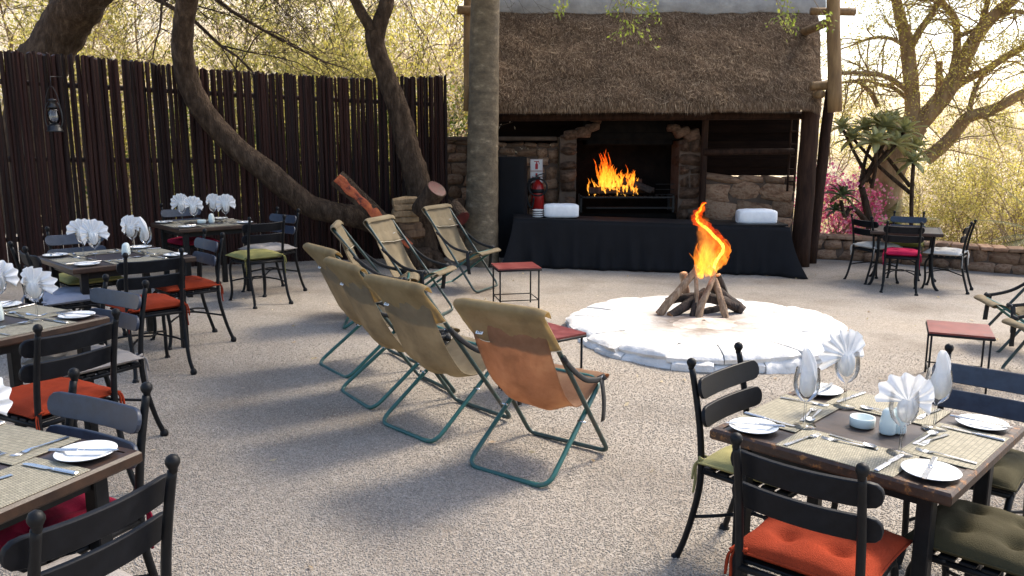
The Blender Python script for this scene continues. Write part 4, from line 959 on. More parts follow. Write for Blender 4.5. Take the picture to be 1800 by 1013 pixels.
def settings(tb, size, tname, naps, skip=(), rot0=0, seed=1):
    """four settings pinwheeled round the table; every object is a thing of its own resting on the table"""
    rng = random.Random(seed); q0 = tb.matrix_basis.copy(); tz = TH_ + .0025; k_ = size / .86
    def put(name, me, x, y, z, rz, side, label, cat, group, tilt=None):
        a = side * math.pi / 2; X, Y_ = x * math.cos(a) - y * math.sin(a), x * math.sin(a) + y * math.cos(a)
        p = Matrix.LocRotScale(tb.location, tb.rotation_euler, None) @ Vector((X, Y_, z))
        o = link(name, me); o.location = p; o.rotation_euler = (tilt or 0, 0, tb.rotation_euler.z + a + rz); tag(o, label, cat, group); return o
    for s_ in range(4):
        if s_ in skip: continue
        where = naps[s_][1]; pn = ' at the ' + where + ' place on ' + tname
        put('placemat', MATM, .04 * k_, -.297 * k_, tz, 0, s_, 'woven straw placemat' + pn, 'placemat', 'placemats on ' + tname)
        pl = put('side_plate', PROPS['plate'], -.305 * k_, -.325 * k_, TH_ + .0012, 0, s_, 'white side plate' + pn, 'plate', 'side plates on ' + tname)
        put('butter_knife', PROPS['knife'], -.30 * k_, -.318 * k_, TH_ + .0170, rng.uniform(.9, 2.2) + rng.choice((0, math.pi)) * 0, s_, 'butter knife' + pn, 'knife', 'butter knives on ' + tname)
        put('fork', PROPS['fork'], -.115 * k_, -.31 * k_, tz + .0015, rng.uniform(-.25, .25), s_, 'steel dinner fork' + pn, 'fork', 'forks on ' + tname)
        put('knife', PROPS['knife'], .195 * k_, -.31 * k_, tz + .0015, rng.uniform(-.2, .2), s_, 'steel dinner knife' + pn, 'knife', 'knives on ' + tname)
        put('spoon', PROPS['spoon'], .03 * k_, -.20 * k_, tz + .0015, -1.57 + rng.uniform(-.2, .2), s_, 'dessert spoon' + pn, 'spoon', 'spoons on ' + tname)
        put('dessert_fork', PROPS['fork'], .02 * k_, -.228 * k_, tz + .0015, 1.57 + rng.uniform(-.2, .2), s_, 'dessert fork' + pn, 'fork', 'dessert forks on ' + tname)
        gx, gy = .175 * k_ + rng.uniform(-.015, .015), -.185 * k_ + rng.uniform(-.012, .012)
        put('wine_glass', PROPS['glass'], gx, gy, tz + .0012, 0, s_, 'napkin-filled wine glass' + pn, 'glass', 'wine glasses on ' + tname).scale = (1.2,) * 3
        n = naps[s_][0]; rz = naps[s_][2]
        o = put('napkin', NTW if n == 'twist' else NAPS[n], gx, gy, tz + .0012, 0, s_, ('rolled white napkin' if n == 'twist' else 'fanned white napkin') + pn, 'napkin', ('rolled' if n == 'twist' else 'fanned') + ' napkins on ' + tname)
        o.rotation_euler.z = rz; o.scale = (1.0 * rng.uniform(.92, 1.08), 1.1, 1.04 * rng.uniform(.95, 1.06)); o.location.z += .018; o.rotation_euler.x = rng.uniform(-.05, .05); o.rotation_euler.y = rng.uniform(-.07, .07)
    return put
def cruet(put, tname, x=.02, y=0, ashtray=True, box=False, rz=0):
    sh = MB(); sh.lathe([(.021, 0), (.024, .004), (.0235, .03), (.019, .055), (.016, .064), (.008, .070), (0, .071)], 18); shm = sh.mesh('shaker', MT['mint'])
    for i, dx in enumerate((0, .047)):
        put('salt_shaker' if i else 'pepper_shaker', shm, x + .055 + dx * .5, y - .01 + dx * .85, TH_ + .001, 0, 0, ('white salt shaker' if i else 'white pepper shaker') + ' on ' + tname, 'shaker', 'shakers on ' + tname).scale = (1.25, 1.25, 1.4)
    if ashtray:
        a = MB(); a.lathe([(.040, 0), (.046, .003), (.047, .034), (.0455, .037), (.041, .036), (.039, .010), (0, .008)][::1], 30); put('ashtray', a.mesh('ashtray', MT['mint']), x - .045, y + .005, TH_ + .001, 0, 0, 'round pale green ashtray on ' + tname, 'ashtray', None)
T5 = table(1.365, 3.035, unit(.70, .715), .86, 'dark dining table with worn orange-brown wooden edge, set for four', 'wornedge')
T1 = table(-1.76, 2.32, unit(-.915, .40), .86, 'dark dining table set beside the chair with crimson cushion')
T2 = table(-2.77, 4.24, unit(-.88, .475), .86, 'dining table with straw placemats between two sky-tinted blue slat-back chairs')
T3 = table(-3.18, 6.60, unit(-.70, .715), .92, 'brown-edged dining table by the fence lantern, set for four')
T4 = table(-3.38, 9.10, unit(-.66, .75), .86, 'dining table near the bent tree trunk, set for four')
TF = table(5.27, 11.06, unit(.42, .91), .86, 'bare grey garden table in front of the low stone wall', bare=True)
n5, n1, n2, n3, n4 = 'the worn-edged table', 'the table with crimson cushion', 'the table beside the sky-tinted blue chair', 'the table by the fence lantern', 'the table near the bent tree'
bpy.context.view_layer.update()
p = settings(T5, .86, n5, [(0, 'rust-orange chair', R(-8)), ('twist', 'tufted dark olive chair', R(40)), (1, 'blue-black chair', R(14)), ('twist', 'yellow-green chair', .4)], seed=2); cruet(p, n5)
settings(T1, .86, n1, [(2, 'taupe chair', .3), (3, 'crimson chair', .2), (4, '', .1), (5, '', 1)], skip=(2, 3), seed=3)
for o_ in COL.objects:
    if o_.get('group', '') in ('wine glasses on ' + n1, 'fanned napkins on ' + n1): o_.location += Vector((-.10, .02, .0033))
p = settings(T2, .86, n2, [(2, 'orange chair', -.2), (4, 'grey-cushioned chair', .35), (5, 'fence-side', .1), (1, 'chairless', .5)], seed=4); cruet(p, n2, ashtray=False)
p = settings(T3, .92, n3, [('twist', 'black orange-cushioned chair', 0), (3, 'sky-tinted orange-cushioned chair', -.2), (0, 'olive chair', .6), (5, 'blue-grey chair', .15)], seed=5); cruet(p, n3, ashtray=False)
p = settings(T4, .86, n4, [(5, 'yellow-olive chair', .3), (2, 'taupe chair', -.1), (1, 'fence-side chair', .7), (4, 'chairless', .1)], seed=6); cruet(p, n4)

# ================================================================ CANVAS FIRESIDE CHAIRS
def rounded(pts, r_=.07, n=5, closed=True):
    P = [Vector(p) for p in pts]; out = []; m_ = len(P)
    for i in range(m_):
        a, b_, c = P[(i - 1) % m_], P[i], P[(i + 1) % m_]; d0 = (a - b_).normalized(); d1 = (c - b_).normalized(); rr = min(r_, (a - b_).length * .45, (c - b_).length * .45)
        s_, e = b_ + d0 * rr, b_ + d1 * rr
        for k in range(n + 1):
            t = k / n; out.append((1 - t) ** 2 * s_ + 2 * t * (1 - t) * b_ + t * t * e)
    return out
def fireside_proto(slingmat, hoodmat, seed):
    rng = random.Random(seed); t = link('fireside_chair', None)
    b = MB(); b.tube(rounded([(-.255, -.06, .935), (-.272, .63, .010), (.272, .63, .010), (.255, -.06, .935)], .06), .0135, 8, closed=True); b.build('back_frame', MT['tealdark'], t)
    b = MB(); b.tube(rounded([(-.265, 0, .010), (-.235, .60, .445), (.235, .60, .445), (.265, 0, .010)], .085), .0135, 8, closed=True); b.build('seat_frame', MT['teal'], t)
    for sx in (-1, 1):
        b = MB(); b.tube([(sx * .285, .345, .268), (sx * .235, .345, .268)], .007, 6); b.build('pivot_bolt', MT['steel'], t)
    prof = [(-.050, .940), (-.008, .86), (.045, .74), (.10, .62), (.155, .51), (.215, .415), (.29, .355), (.37, .34), (.45, .365), (.53, .415), (.60, .455), (.655, .462), (.69, .445), (.68, .425), (.62, .425)]
    P = spline([(0, y, z) for y, z in prof], 3); n = len(P); w = .246; ph = rng.uniform(0, 20)
    def sling(u, v):
        p = P[int(round(v * (n - 1)))]; x = (u * 2 - 1); e = math.sin(min(v * 1.25, 1) * math.pi) ** .8 if v < .8 else 0
        sag = .040 * (1 - x * x) * e
        wr = .009 * math.sin(x * 7 + ph + 6 * v) * e * (.5 + .5 * abs(x)) + .016 * mnoise.noise(Vector((x * 2.4 + ph + v * 2, v * 4, 0))) * e + .005 * mnoise.noise(Vector((x * 6 + ph, v * 14, 0)))
        nn = Vector((0, -.8, -.6)); ww = w * (1 - .05 * e) * (1 if v < .72 else 1 - .10 * (v - .72) / .28)
        return Vector((x * ww, p.y, p.z)) + nn * (sag + wr) + Vector((0, 0, .012 * x * x * e))
    b = MB(); b.grid(sling, 25, n); o = b.build('sling', slingmat, t); s_ = o.modifiers.new('thickness', 'SOLIDIFY'); s_.thickness = .004
    # head pocket folded over the top bar
    d = Vector((0, .69, -.925)).normalized(); nb = Vector((0, -.80, -.60)); top = Vector((0, -.06, .935))
    hp = [top + d * .030 - nb * .020, top + d * .015 - nb * .024, top - d * .012 - nb * .022, top - d * .022, top - d * .008 + nb * .017, top + d * .04 + nb * .020, top + d * .10 + nb * .021, top + d * .17 + nb * .022, top + d * .245 + nb * .024]
    HP = spline(hp, 3); m_ = len(HP)
    def hood(u, v):
        p = HP[int(round(v * (m_ - 1)))]; x = u * 2 - 1; k = max(0, (v - .45) / .55)
        ww = .287 - .006 * k; wrap = -nb * (.024 * abs(x) ** 8) * k
        wr = nb * (.018 * mnoise.noise(Vector((x * 2.2 + ph, v * 3, 3))) + .009 * mnoise.noise(Vector((x * 6 + ph + v * 3, v * 5, 9)))) * k + d * (.018 * math.sin((x + ph) * 2) * k * k)
        rc = d * .018 * max(0, abs(x) - .8) / .2 * (1 - k)
        return Vector((x * ww, p.y, p.z)) + wrap + wr + rc + nb * .016 * (1 - x * x) * k * k
    b = MB(); b.grid(hood, 27, m_); o = b.build('head_pocket', hoodmat, t); s_ = o.modifiers.new('thickness', 'SOLIDIFY'); s_.thickness = .005
    hb = MB(); hb.tube([hood(i / 26, 1.0) + nb * .003 for i in range(27)], .0042, 5); hb.build('hem', MT['hem'], o)
    lb = MB(); c = hood(.5 - .30, .86) + nb * .006; q = Matrix.Rotation(-math.atan2(.69, .925), 3, 'X'); lb.box(c, (.045, .002, .032), q); l_ = lb.build('label_patch', MT['china'], o, smooth=False)
    lb = MB()
    for dx in (-.010, 0, .010): lb.box(c + nb * .0015 + Vector((dx, 0, 0)), (.005, .002, .018), q)
    lb.build('label_print', MT['strap'], o, smooth=False)
    for sx in (-1, 1):
        b = MB(); A, B_ = Vector((sx * .275, .135, .665)), Vector((sx * .262, .56, .462)); mid = (A + B_) / 2 + Vector((sx * .012, 0, -.055))
        SP = spline([A, A.lerp(mid, .5) + Vector((0, 0, -.012)), mid, B_.lerp(mid, .4) + Vector((0, 0, -.008)), B_], 4)
        q = Vector((0, .35, .94)); V = []
        b.tube(SP, .016, 6, flat=.28); b.tube([A + Vector((0, -.012, .016)), A + Vector((0, .012, -.016))], .016, 8); b.tube([B_ + Vector((-.02 * sx, -.01, -.01)), B_ + Vector((.012 * sx, .015, .01))], .02, 8); b.build('arm_strap', MT['strap'], t)
        h = MB(); h.grid(lambda u, v: Vector((sx * (.270 + .012 * math.sin(v * 3)), .535 + .042 * (u - .5) + .02 * v * sx, .46 - .245 * v)), 3, 7); o = h.build('strap_end', MT['strap'], t); o.modifiers.new('thickness', 'SOLIDIFY').thickness = .003
        r_ = MB(); r_.tube([B_ + Vector((sx * .004, .02 * math.cos(a) + .0, .016 * math.sin(a))) for a in np.linspace(0, 6.28, 12, endpoint=False)], .003, 5, closed=True); r_.build('buckle', MT['steel'], t)
    return t
FC = [fireside_proto(MT['terracotta'], MT['hood'], 1), fireside_proto(MT['canvas'], MT['hood'], 2), fireside_proto(MT['canvas'], MT['canvas'], 3)]
fused = set()
for kind, x, y, az, lab in (
        (0, -.033, 4.175, 35.5, 'canvas fireside chair with terracotta sling and sun-tinted khaki head pocket'),
        (1, -.641, 4.781, 45.2, 'olive canvas fireside chair with hanging black strap beside the terracotta one'),
        (1, -1.057, 5.379, 55.1, 'sun-tinted olive canvas fireside chair with rusty ground bar between two similar ones'),
        (1, -1.355, 6.043, 54, 'khaki canvas fireside chair with small white label beside the rusty-barred chair'),
        (2, -1.567, 7.636, 84, 'khaki canvas fireside chair with folded top corner opposite the dining tables'),
        (2, -1.282, 8.273, 108.8, 'khaki canvas fireside chair in front of the leaning charred log'),
        (2, -.849, 9.846, 117.8, 'khaki canvas fireside chair in front of the smooth grey tree trunk'),
        (2, on(1758, 534, .45).x + .66, on(1758, 534, .45).y + .12, -80, 'pale canvas fireside chair across the fire pit near the garden table'),
        (2, on(1790, 566, .45).x + .66, on(1790, 566, .45).y - .04, -93, 'pale canvas fireside chair across the fire pit beside the small red side table')):
    o = FC[kind] if kind not in fused else copy_tree(FC[kind]); fused.add(kind)
    tag(o, lab, 'canvas chair', 'canvas fireside chairs'); place(o, x, y, -R(az))

# ================================================================ RED SIDE TABLES
def side_table(P, lab, h=.44):
    c = sum((Vector((p.x, p.y, 0)) for p in P), Vector()) / 4; t = thing('side_table', lab, 'side table', (c.x, c.y, gz(c.x)), 0, 'red side tables')
    Q = [(p.x - c.x, p.y - c.y) for p in P]
    b = MB(); b.prism(Q, h - .012, h + .004); b.build('table_top', MT['redtop'], t, smooth=False)
    for i in range(4):
        a, d = Vector((*Q[i], h - .012)), Vector((*Q[(i + 1) % 4], h - .012)); b = MB(); b.tube([a * .985, d * .985], .011, 6); b.build('rim_bar', MT['iron'], t)
        f = MB(); x, y = Q[i][0] * .9, Q[i][1] * .9; f.tube([(x, y, h - .012), (x, y, -.015)], .0085, 6); f.build('leg', MT['iron'], t)
        x2, y2 = Q[(i + 1) % 4][0] * .9, Q[(i + 1) % 4][1] * .9; f = MB(); f.tube([(x, y, .10), (x2, y2, .10)], .006, 6); f.build('brace', MT['iron'], t)
def rect(cx, cy, a, w, d):
    u = Vector((math.cos(R(a)), math.sin(R(a)))); v = Vector((-u.y, u.x)); return [Vector((cx, cy)) + u * (w / 2 * sx) + v * (d / 2 * sy) for sx, sy in ((-1, -1), (1, -1), (1, 1), (-1, 1))]
side_table(rect(.04, 8.72, 12, .46, .42), 'small red-topped side table with black wire legs near the grey tree trunk')
side_table(rect(.20, 5.72, -52, .46, .46), 'small red-topped side table beside the terracotta canvas chair')
side_table(rect(3.47, 6.28, -24, .44, .46), 'small red-topped side table beyond the worn-edged dining table')

# ================================================================ BUFFET
def buffet():
    rng = random.Random(81); x0, x1, yf, yb, h = .02, 3.83, 11.38, 12.08, .675
    t = thing('buffet_table', 'long trestle table hidden under black cloth before the fireplace', 'table', (1.9, 11.7, gz(1.9)))
    O = Vector(t.location); b = MB(); b.box((x0 + 1.9 - O.x, 11.73 - O.y, h - .03), (x1 - x0 - .04, yb - yf - .04, .025)); b.build('table_top', MT['iron'], t, smooth=False)
    for sx in (.25, 3.6):
        for sy in (11.5, 11.95): b = MB(); b.tube([(sx - O.x, sy - O.y, h - .04), (sx - O.x, sy - O.y, gz(sx) - O.z - .01)], .018, 6); b.build('leg', MT['iron'], t)
    # cloth: top sheet plus a skirt that hangs in soft folds and trails at the right end
    cl = MB(); per = []
    def edge(s_):      # perimeter at the table edge, s in 0..1 : left side -> front -> right side
        Lf, Ls = x1 - x0, yb - yf; tot = Lf + 2 * Ls; q = s_ * tot
        if q < Ls: return Vector((x0, yb - q, 0)), Vector((-1, 0, 0))
        if q < Ls + Lf: return Vector((x0 + q - Ls, yf, 0)), Vector((0, -1, 0))
        return Vector((x1, yf + q - Ls - Lf, 0)), Vector((1, 0, 0))
    nu, nv = 240, 13
    def skirt(u, v):
        p, n = edge(u); k = v ** 1.3
        c = 0
        dl = min(1, abs(u - (yb - yf) / (x1 - x0 + 2 * (yb - yf))) * 40); dr = min(1, abs(u - 1 + (yb - yf) / (x1 - x0 + 2 * (yb - yf))) * 40)
        corner = (1 - dl) + (1 - dr); diag = Vector((n.x if abs(n.x) > 0 else (1 if p.x > 2 else -1), -1, 0)).normalized()
        nn = n.lerp(diag, min(corner, 1)).normalized()
        fold = .06 * mnoise.noise(Vector((u * 34, v * .9, 2))) + .020 * mnoise.noise(Vector((u * 90, v * 1.3, 5))) + .03 * max(0, math.sin(u * 55 + 2 * math.sin(u * 17))) ** 3
        out = k * (.05 + .16 * corner) + fold * k
        if u > .80: out += k * k * .22 * (u - .80) / .2
        z = h + .004 - (h + .004 + .005) * v; gzz = gz(p.x + nn.x * out)
        z = (h + .004) * (1 - v) + .012 * v
        return Vector((p.x + nn.x * out, p.y + nn.y * out, gzz + z + (.02 * v * mnoise.noise(Vector((u * 12, 0, 0))) if v > .95 else 0)))
    cl.grid(skirt, nu, nv)
    cl.grid(lambda u, v: Vector((x0 - .001 + (x1 - x0 + .002) * u, yf - .001 + (yb - yf) * v, gz(x0 + (x1 - x0) * u) + h + .004 + .003 * mnoise.noise(Vector((u * 20, v * 4, 8))))), 60, 8)
    o = cl.build('black_tablecloth', MT['blackcloth'], None, auto=60); o.modifiers.new('thickness', 'SOLIDIFY').thickness = -.003
    tag(o, 'black cloth draped over the long buffet table to the gravel', 'tablecloth')
    # folded towels
    def towel(name, px0, px1, py0, py1, Y, depth, lab, layers):
        a, c = at(px0, py1, Y), at(px1, py0, Y); w, hh = c.x - a.x, c.z - a.z; z0 = gz((a.x + c.x) / 2) + h + .008; r_ = thing(name, lab, 'towel', ((a.x + c.x) / 2, Y + depth / 2, z0), rng.uniform(-.05, .05))
        for i in range(layers):
            lh = hh / layers; b = MB(); m_ = 18
            def fn(u, v, i=i):
                an = 2 * math.pi * u; s_ = lambda q: math.copysign(abs(q) ** .42, q); y, z = s_(math.cos(an)) * depth / 2, s_(math.sin(an)) * lh / 2
                k = 1 - .22 * abs(v * 2 - 1) ** 6; return Vector(((v - .5) * w * (1 + .02 * mnoise.noise(Vector((u * 3, i, 1)))), y * k + .006 * mnoise.noise(Vector((v * 6, u * 5, i))), lh * (i + .5) + z * k + .006 * mnoise.noise(Vector((v * 9, u * 4, i * 3)))))
            b.grid(fn, 28, m_, wrap=True); n_ = 28
            b.f.append(tuple(range(n_ - 1, -1, -1))); b.f.append(tuple((m_ - 1) * n_ + k for k in range(n_))); b.build('towel_fold', MT['towel'], r_, auto=60)
    towel('folded_towel', 957, 1018, 362, 387, 11.55, .3, 'thick folded white towel on buffet beside the small bowls', 1)
    towel('folded_towel', 1301, 1369, 364, 391, 11.55, .3, 'thick folded white towel alone on the buffet before the stone wall', 1)
    a = at(946, 384, 11.6)
    for i in range(4):
        b = MB(); b.lathe([(0, 0), (.05, 0), (.078, .012), (.08, .018), (.074, .02), (.05, .012), (0, .010)][::1], 22); o = b.build('saucer', MT['china']); o.location = (a.x, 11.65, gz(a.x) + h + .008 + i * .030)
        tag(o, ('topmost' if i == 3 else 'lowest' if i == 0 else 'second lowest' if i == 1 else 'second topmost') + ' white bowl of the small stack beside the folded towel', 'bowl', 'stack of small white bowls')
    # tall black drape standing left of the extinguisher
    b = MB(); xa, xb = at(879, 300, 12.5).x - .05, at(926, 300, 12.5).x; zt = at(900, 276, 12.5).z
    def dr(u, v):
        a = u * 2 * math.pi; s_ = lambda q: math.copysign(abs(q) ** .5, q); k = 1 + .16 * v ** 2; f = 1 + .05 * mnoise.noise(Vector((math.cos(a) * 3, math.sin(a) * 3, v))) * v * 2
        return Vector(((xa + xb) / 2 + s_(math.cos(a)) * (xb - xa) / 2 * k * f, 12.5 + s_(math.sin(a)) * .22 * k * f, zt - (zt - gz(xa) - .0) * v))
    b.grid(dr, 48, 12, wrap=True); b.f.append(tuple(range(47, -1, -1))); o = b.build('black_drape', MT['blackcloth'], auto=50); tag(o, 'tall stand draped in black cloth between tree trunk and fire extinguisher', 'drape')
buffet()

# ================================================================ FIRE EXTINGUISHER AND SIGNS
def extinguisher():
    Y = 12.95; c = at(945, 356, Y); zb = at(945, 372, Y).z; r_ = .12
    t = thing('fire_extinguisher', 'red fire extinguisher with coiled black hose on the stone wall', 'extinguisher', (c.x, Y, zb + .02))
    b = MB(); b.lathe([(0, 0), (.09, .0), (.098, .02), (.098, .34), (.085, .40), (.05, .44), (.03, .455), (.03, .48), (0, .48)], 22); b.build('cylinder', MT['red'], t)
    b = MB(); b.lathe([(.1, .27), (.1005, .27), (.1005, .33), (.1, .33)], 22); b.build('band', MT['rubber'], t)
    b = MB(); b.box((0, 0, .50), (.05, .05, .05), bev=.01); b.box((.03, -.02, .55), (.14, .022, .016), Matrix.Rotation(-.3, 3, 'Y')); b.box((.03, -.02, .515), (.12, .02, .012)); b.build('valve_handle', MT['lampmetal'], t, smooth=False)
    b = MB(); b.tube(spline([(-.03, -.02, .5), (-.13, -.04, .46), (-.17, -.05, .3), (-.15, -.05, .12), (-.09, -.06, .04), (-.06, -.09, .2)], 5), .016, 8)
    b.tube([(.14 * math.cos(a), -.09, .36 + .13 * math.sin(a)) for a in np.linspace(0, 6.28, 26, endpoint=False)], .014, 7, closed=True); b.build('hose', MT['rubber'], t)
    for i, (py0, py1, lab) in enumerate(((280, 300.6, 'white safety sign with red fire extinguisher symbol'), (301.4, 322, 'white safety sign with red downward arrow'))):
        Ys = 13.02; a, e = at(932, py1, Ys), at(954, py0, Ys); w, h = e.x - a.x, e.z - a.z; s_ = thing('safety_sign', lab, 'sign', ((a.x + e.x) / 2, Ys, a.z))
        b = MB(); b.box((0, 0, h / 2), (w, .012, h), bev=.002); b.build('board', MT['signwhite'], s_, smooth=False)
        fr = MB(); q = .008
        for (cx, cz, sx, sz) in ((0, q, w - q, .003), (0, h - q, w - q, .003), (-w / 2 + q, h / 2, .003, h - 2 * q), (w / 2 - q, h / 2, .003, h - 2 * q)): fr.box((cx, -.0065, cz), (sx, .002, sz))
        fr.build('border', MT['signred'], s_, smooth=False)
        p_ = MB(); k = h / 100
        def poly(P): 
            n = len(P); V = [((x - 50) * w / 100, -.0085, z * k) for x, z in P] + [((x - 50) * w / 100, -.006, z * k) for x, z in P]
            p_.add(V, [tuple(range(n)), tuple(range(2 * n - 1, n - 1, -1))] + [(i, n + i, n + (i + 1) % n, (i + 1) % n) for i in range(n)])
        if i == 0:
            poly([(40, 14), (62, 14), (62, 56), (58, 64), (54, 67), (48, 67), (44, 64), (40, 56)]); poly([(46, 68), (56, 68), (56, 76), (46, 76)]); poly([(30, 78), (64, 74), (70, 82), (66, 86), (60, 82), (30, 84)]); poly([(66, 76), (70, 78), (76, 58), (72, 56)])
        else:
            poly([(42, 50), (58, 50), (58, 84), (42, 84)]); poly([(50, 14), (84, 44), (84, 56), (58, 38), (58, 50), (42, 50), (42, 38), (16, 56), (16, 44)][:1] + [(84, 46), (84, 58), (50, 34), (16, 58), (16, 46)])
        p_.build('symbol', MT['signred'], s_, smooth=False)
extinguisher()

# ================================================================ LANTERN ON THE FENCE
def lantern():
    c = at(97, 232, 9.45); t = thing('hurricane_lantern', 'old metal hurricane lantern hanging on the dark pole fence', 'lantern', c)
    b = MB(); b.lathe([(0, 0), (.085, .0), (.088, .012), (.075, .02), (.075, .055), (.05, .075), (.035, .09), (0, .09)], 20); b.build('fuel_tank', MT['lampmetal'], t)
    b = MB(); b.lathe([(.040, .09), (.062, .13), (.066, .17), (.055, .22), (.042, .26), (.040, .26), (.052, .22), (.063, .17), (.059, .13), (.038, .092)], 20); b.build('glass_globe', MT['glass'], t)
    b = MB(); b.lathe([(.05, .26), (.055, .27), (.03, .29), (.032, .33), (.045, .34), (.04, .355), (.0, .365)], 18); b.build('chimney_cap', MT['lampmetal'], t)
    for sx in (-1, 1): b = MB(); b.tube(spline([(sx * .07, 0, .04), (sx * .095, 0, .12), (sx * .085, 0, .25), (sx * .05, 0, .32)], 4), .008, 6); b.build('side_tube', MT['lampmetal'], t)
    b = MB(); b.tube(spline([(-.085, 0, .26), (-.06, 0, .40), (0, 0, .50), (.06, 0, .40), (.085, 0, .26)], 5), .004, 5); b.tube([(0, 0, .495), (0, .01, .60), (0, .25, .615)], .005, 5); b.build('bail_wire', MT['lampmetal'], t)
lantern()

# ================================================================ VEGETATION
def leaf_cloud(name, C, D, size, mat, parent, rng, aspect=.5, jit=.5):
    """one folded leaf per centre: four corners and a crease, all leaves in one mesh"""
    C = np.asarray(C, float); n = len(C); g = np.random.default_rng(rng.randint(0, 10 ** 6))
    D = np.asarray(D, float) + g.normal(0, jit, (n, 3)); D /= np.linalg.norm(D, axis=1)[:, None] + 1e-9
    up = g.normal(0, 1, (n, 3)); S = np.cross(D, up); S /= np.linalg.norm(S, axis=1)[:, None] + 1e-9
    Nn = np.cross(S, D); L_ = size * g.uniform(.6, 1.35, n)[:, None]; W = L_ * aspect * g.uniform(.8, 1.2, n)[:, None]
    P = np.stack([C, C + D * L_ * .5 + S * W * .5 + Nn * W * .12, C + D * L_, C + D * L_ * .5 - S * W * .5 + Nn * W * .12], 1).reshape(-1, 3)
    me = bpy.data.meshes.new(name); me.vertices.add(4 * n); me.vertices.foreach_set('co', P.ravel())
    me.loops.add(4 * n); me.loops.foreach_set('vertex_index', np.arange(4 * n)); me.polygons.add(n)
    me.polygons.foreach_set('loop_start', np.arange(0, 4 * n, 4)); me.polygons.foreach_set('loop_total', np.full(n, 4))
    me.materials.append(mat); me.update(calc_edges=True); me.validate()
    return link(name, me, parent)
def rvec(rng, s=1.0): return Vector((rng.gauss(0, s), rng.gauss(0, s), rng.gauss(0, s)))
def grow(rng, p, d, L_, r_, lev, out, tips, spread=.7, grav=0.0, n=(2, 4), wob=.18, shrink=.68, segs=4):
    pts = [p.copy()]; rad = [r_]; d = d.normalized(); ds = [d]
    for i in range(segs):
        d = (d + rvec(rng, wob) + Vector((0, 0, grav))).normalized(); p = p + d * (L_ / segs); pts.append(p.copy()); rad.append(r_ * (1 - .55 * (i + 1) / segs)); ds.append(d)
    out.append((pts, rad))
    if lev == 0:
        for i in range(1, segs + 1): tips.append((pts[i], ds[i]))
        return
    for k in range(rng.randint(*n)):
        i = rng.randint(1, segs); nd = (ds[i] + rvec(rng, spread)).normalized()
        grow(rng, pts[i], nd, L_ * shrink * rng.uniform(.7, 1.2), rad[i] * .6, lev - 1, out, tips, spread, grav, n, wob, shrink, segs)
    grow(rng, pts[-1], (d + rvec(rng, spread * .4)), L_ * shrink, rad[-1], lev - 1, out, tips, spread, grav, n, wob, shrink, segs)
def tubes(out, b, thin=.012):
    for pts, rad in out:
        n = 3 if rad[0] < thin else (5 if rad[0] < .05 else 9); b.tube(pts, [max(q, .0022) for q in rad], n, caps=n > 3)
def limb(b, pts, rad, rng, n=12, jit=.06, k=5):
    P = spline(pts, k); b.tube(P, lerp_list(rad, len(P)), n, jit=jit, rng=rng); return P
def leaves_at(rng, tips, per, sp):
    C, D = [], []
    for p, d in tips:
        for _ in range(per): C.append(p + rvec(rng, sp)); D.append(d)
    return C, D
def tree(name, label, loc, cat='tree', group=None): return thing(name, label, cat, loc, 0, group)
def finish(root, O, bt, bc_out, leaf, lm, rng, size, per, sp, aspect=.5, bark='bark', tips=None, jit=.6):
    O = Vector(O); bt.v = [tuple(Vector(p) - O) for p in bt.v]; bt.build('trunk', MT[bark], root, auto=75)
    if bc_out:
        c = MB(); tubes(bc_out, c); c.v = [tuple(Vector(p) - O) for p in c.v]; c.build('branches', MT[bark], root)
    if tips:
        C, D = leaves_at(rng, tips, per, sp); C = [q - O for q in C]; leaf_cloud('crown', C, D, size, MT[lm], root, rng, aspect, jit)

def px_limb(L_): return [at(*q) for q in L_]

def bent_tree():
    rng = random.Random(101); O = (at(700, 440, 11.2).x, 11.2, gz(-1.6)); r_ = tree('bent_tree', 'leaning tree with dark trunk bent along the pole fence', O)
    b = MB(); limb(b, px_limb([(735, 452, 11.35), (700, 415, 11.2), (650, 388, 11.0), (600, 376, 10.85), (548, 364, 10.75), (505, 332, 10.65), (462, 296, 10.6), (420, 264, 10.55), (380, 224, 10.5), (350, 184, 10.45), (330, 140, 10.4), (321, 90, 10.3), (323, 40, 10.2), (333, -15, 10.1), (350, -90, 9.9), (390, -190, 9.6)]),
                      [.19, .17, .15, .14, .145, .15, .145, .14, .135, .14, .135, .125, .12, .12, .11, .09], rng, 14, .05)
    out, tips = [], []
    for q, d in (((350, -90, 9.9), (.6, -.5, .6)), ((390, -190, 9.6), (.7, -.3, .6)), ((390, -190, 9.6), (-.4, -.6, .5)), ((390, -190, 9.6), (.3, -.9, .35))):
        grow(rng, at(*q), Vector(d), 1.7, .06, 3, out, tips, .6, .0, (2, 4))
    tips = [t for t in tips if t[0].z > CAM_H + .20 * t[0].y + .35]
    out = [q for q in out if all(p.z > CAM_H + .175 * p.y for p in q[0])]
    finish(r_, O, b, out, 'leafgreen', 'leafolive', rng, .075, 7, .13, .42, tips=tips)
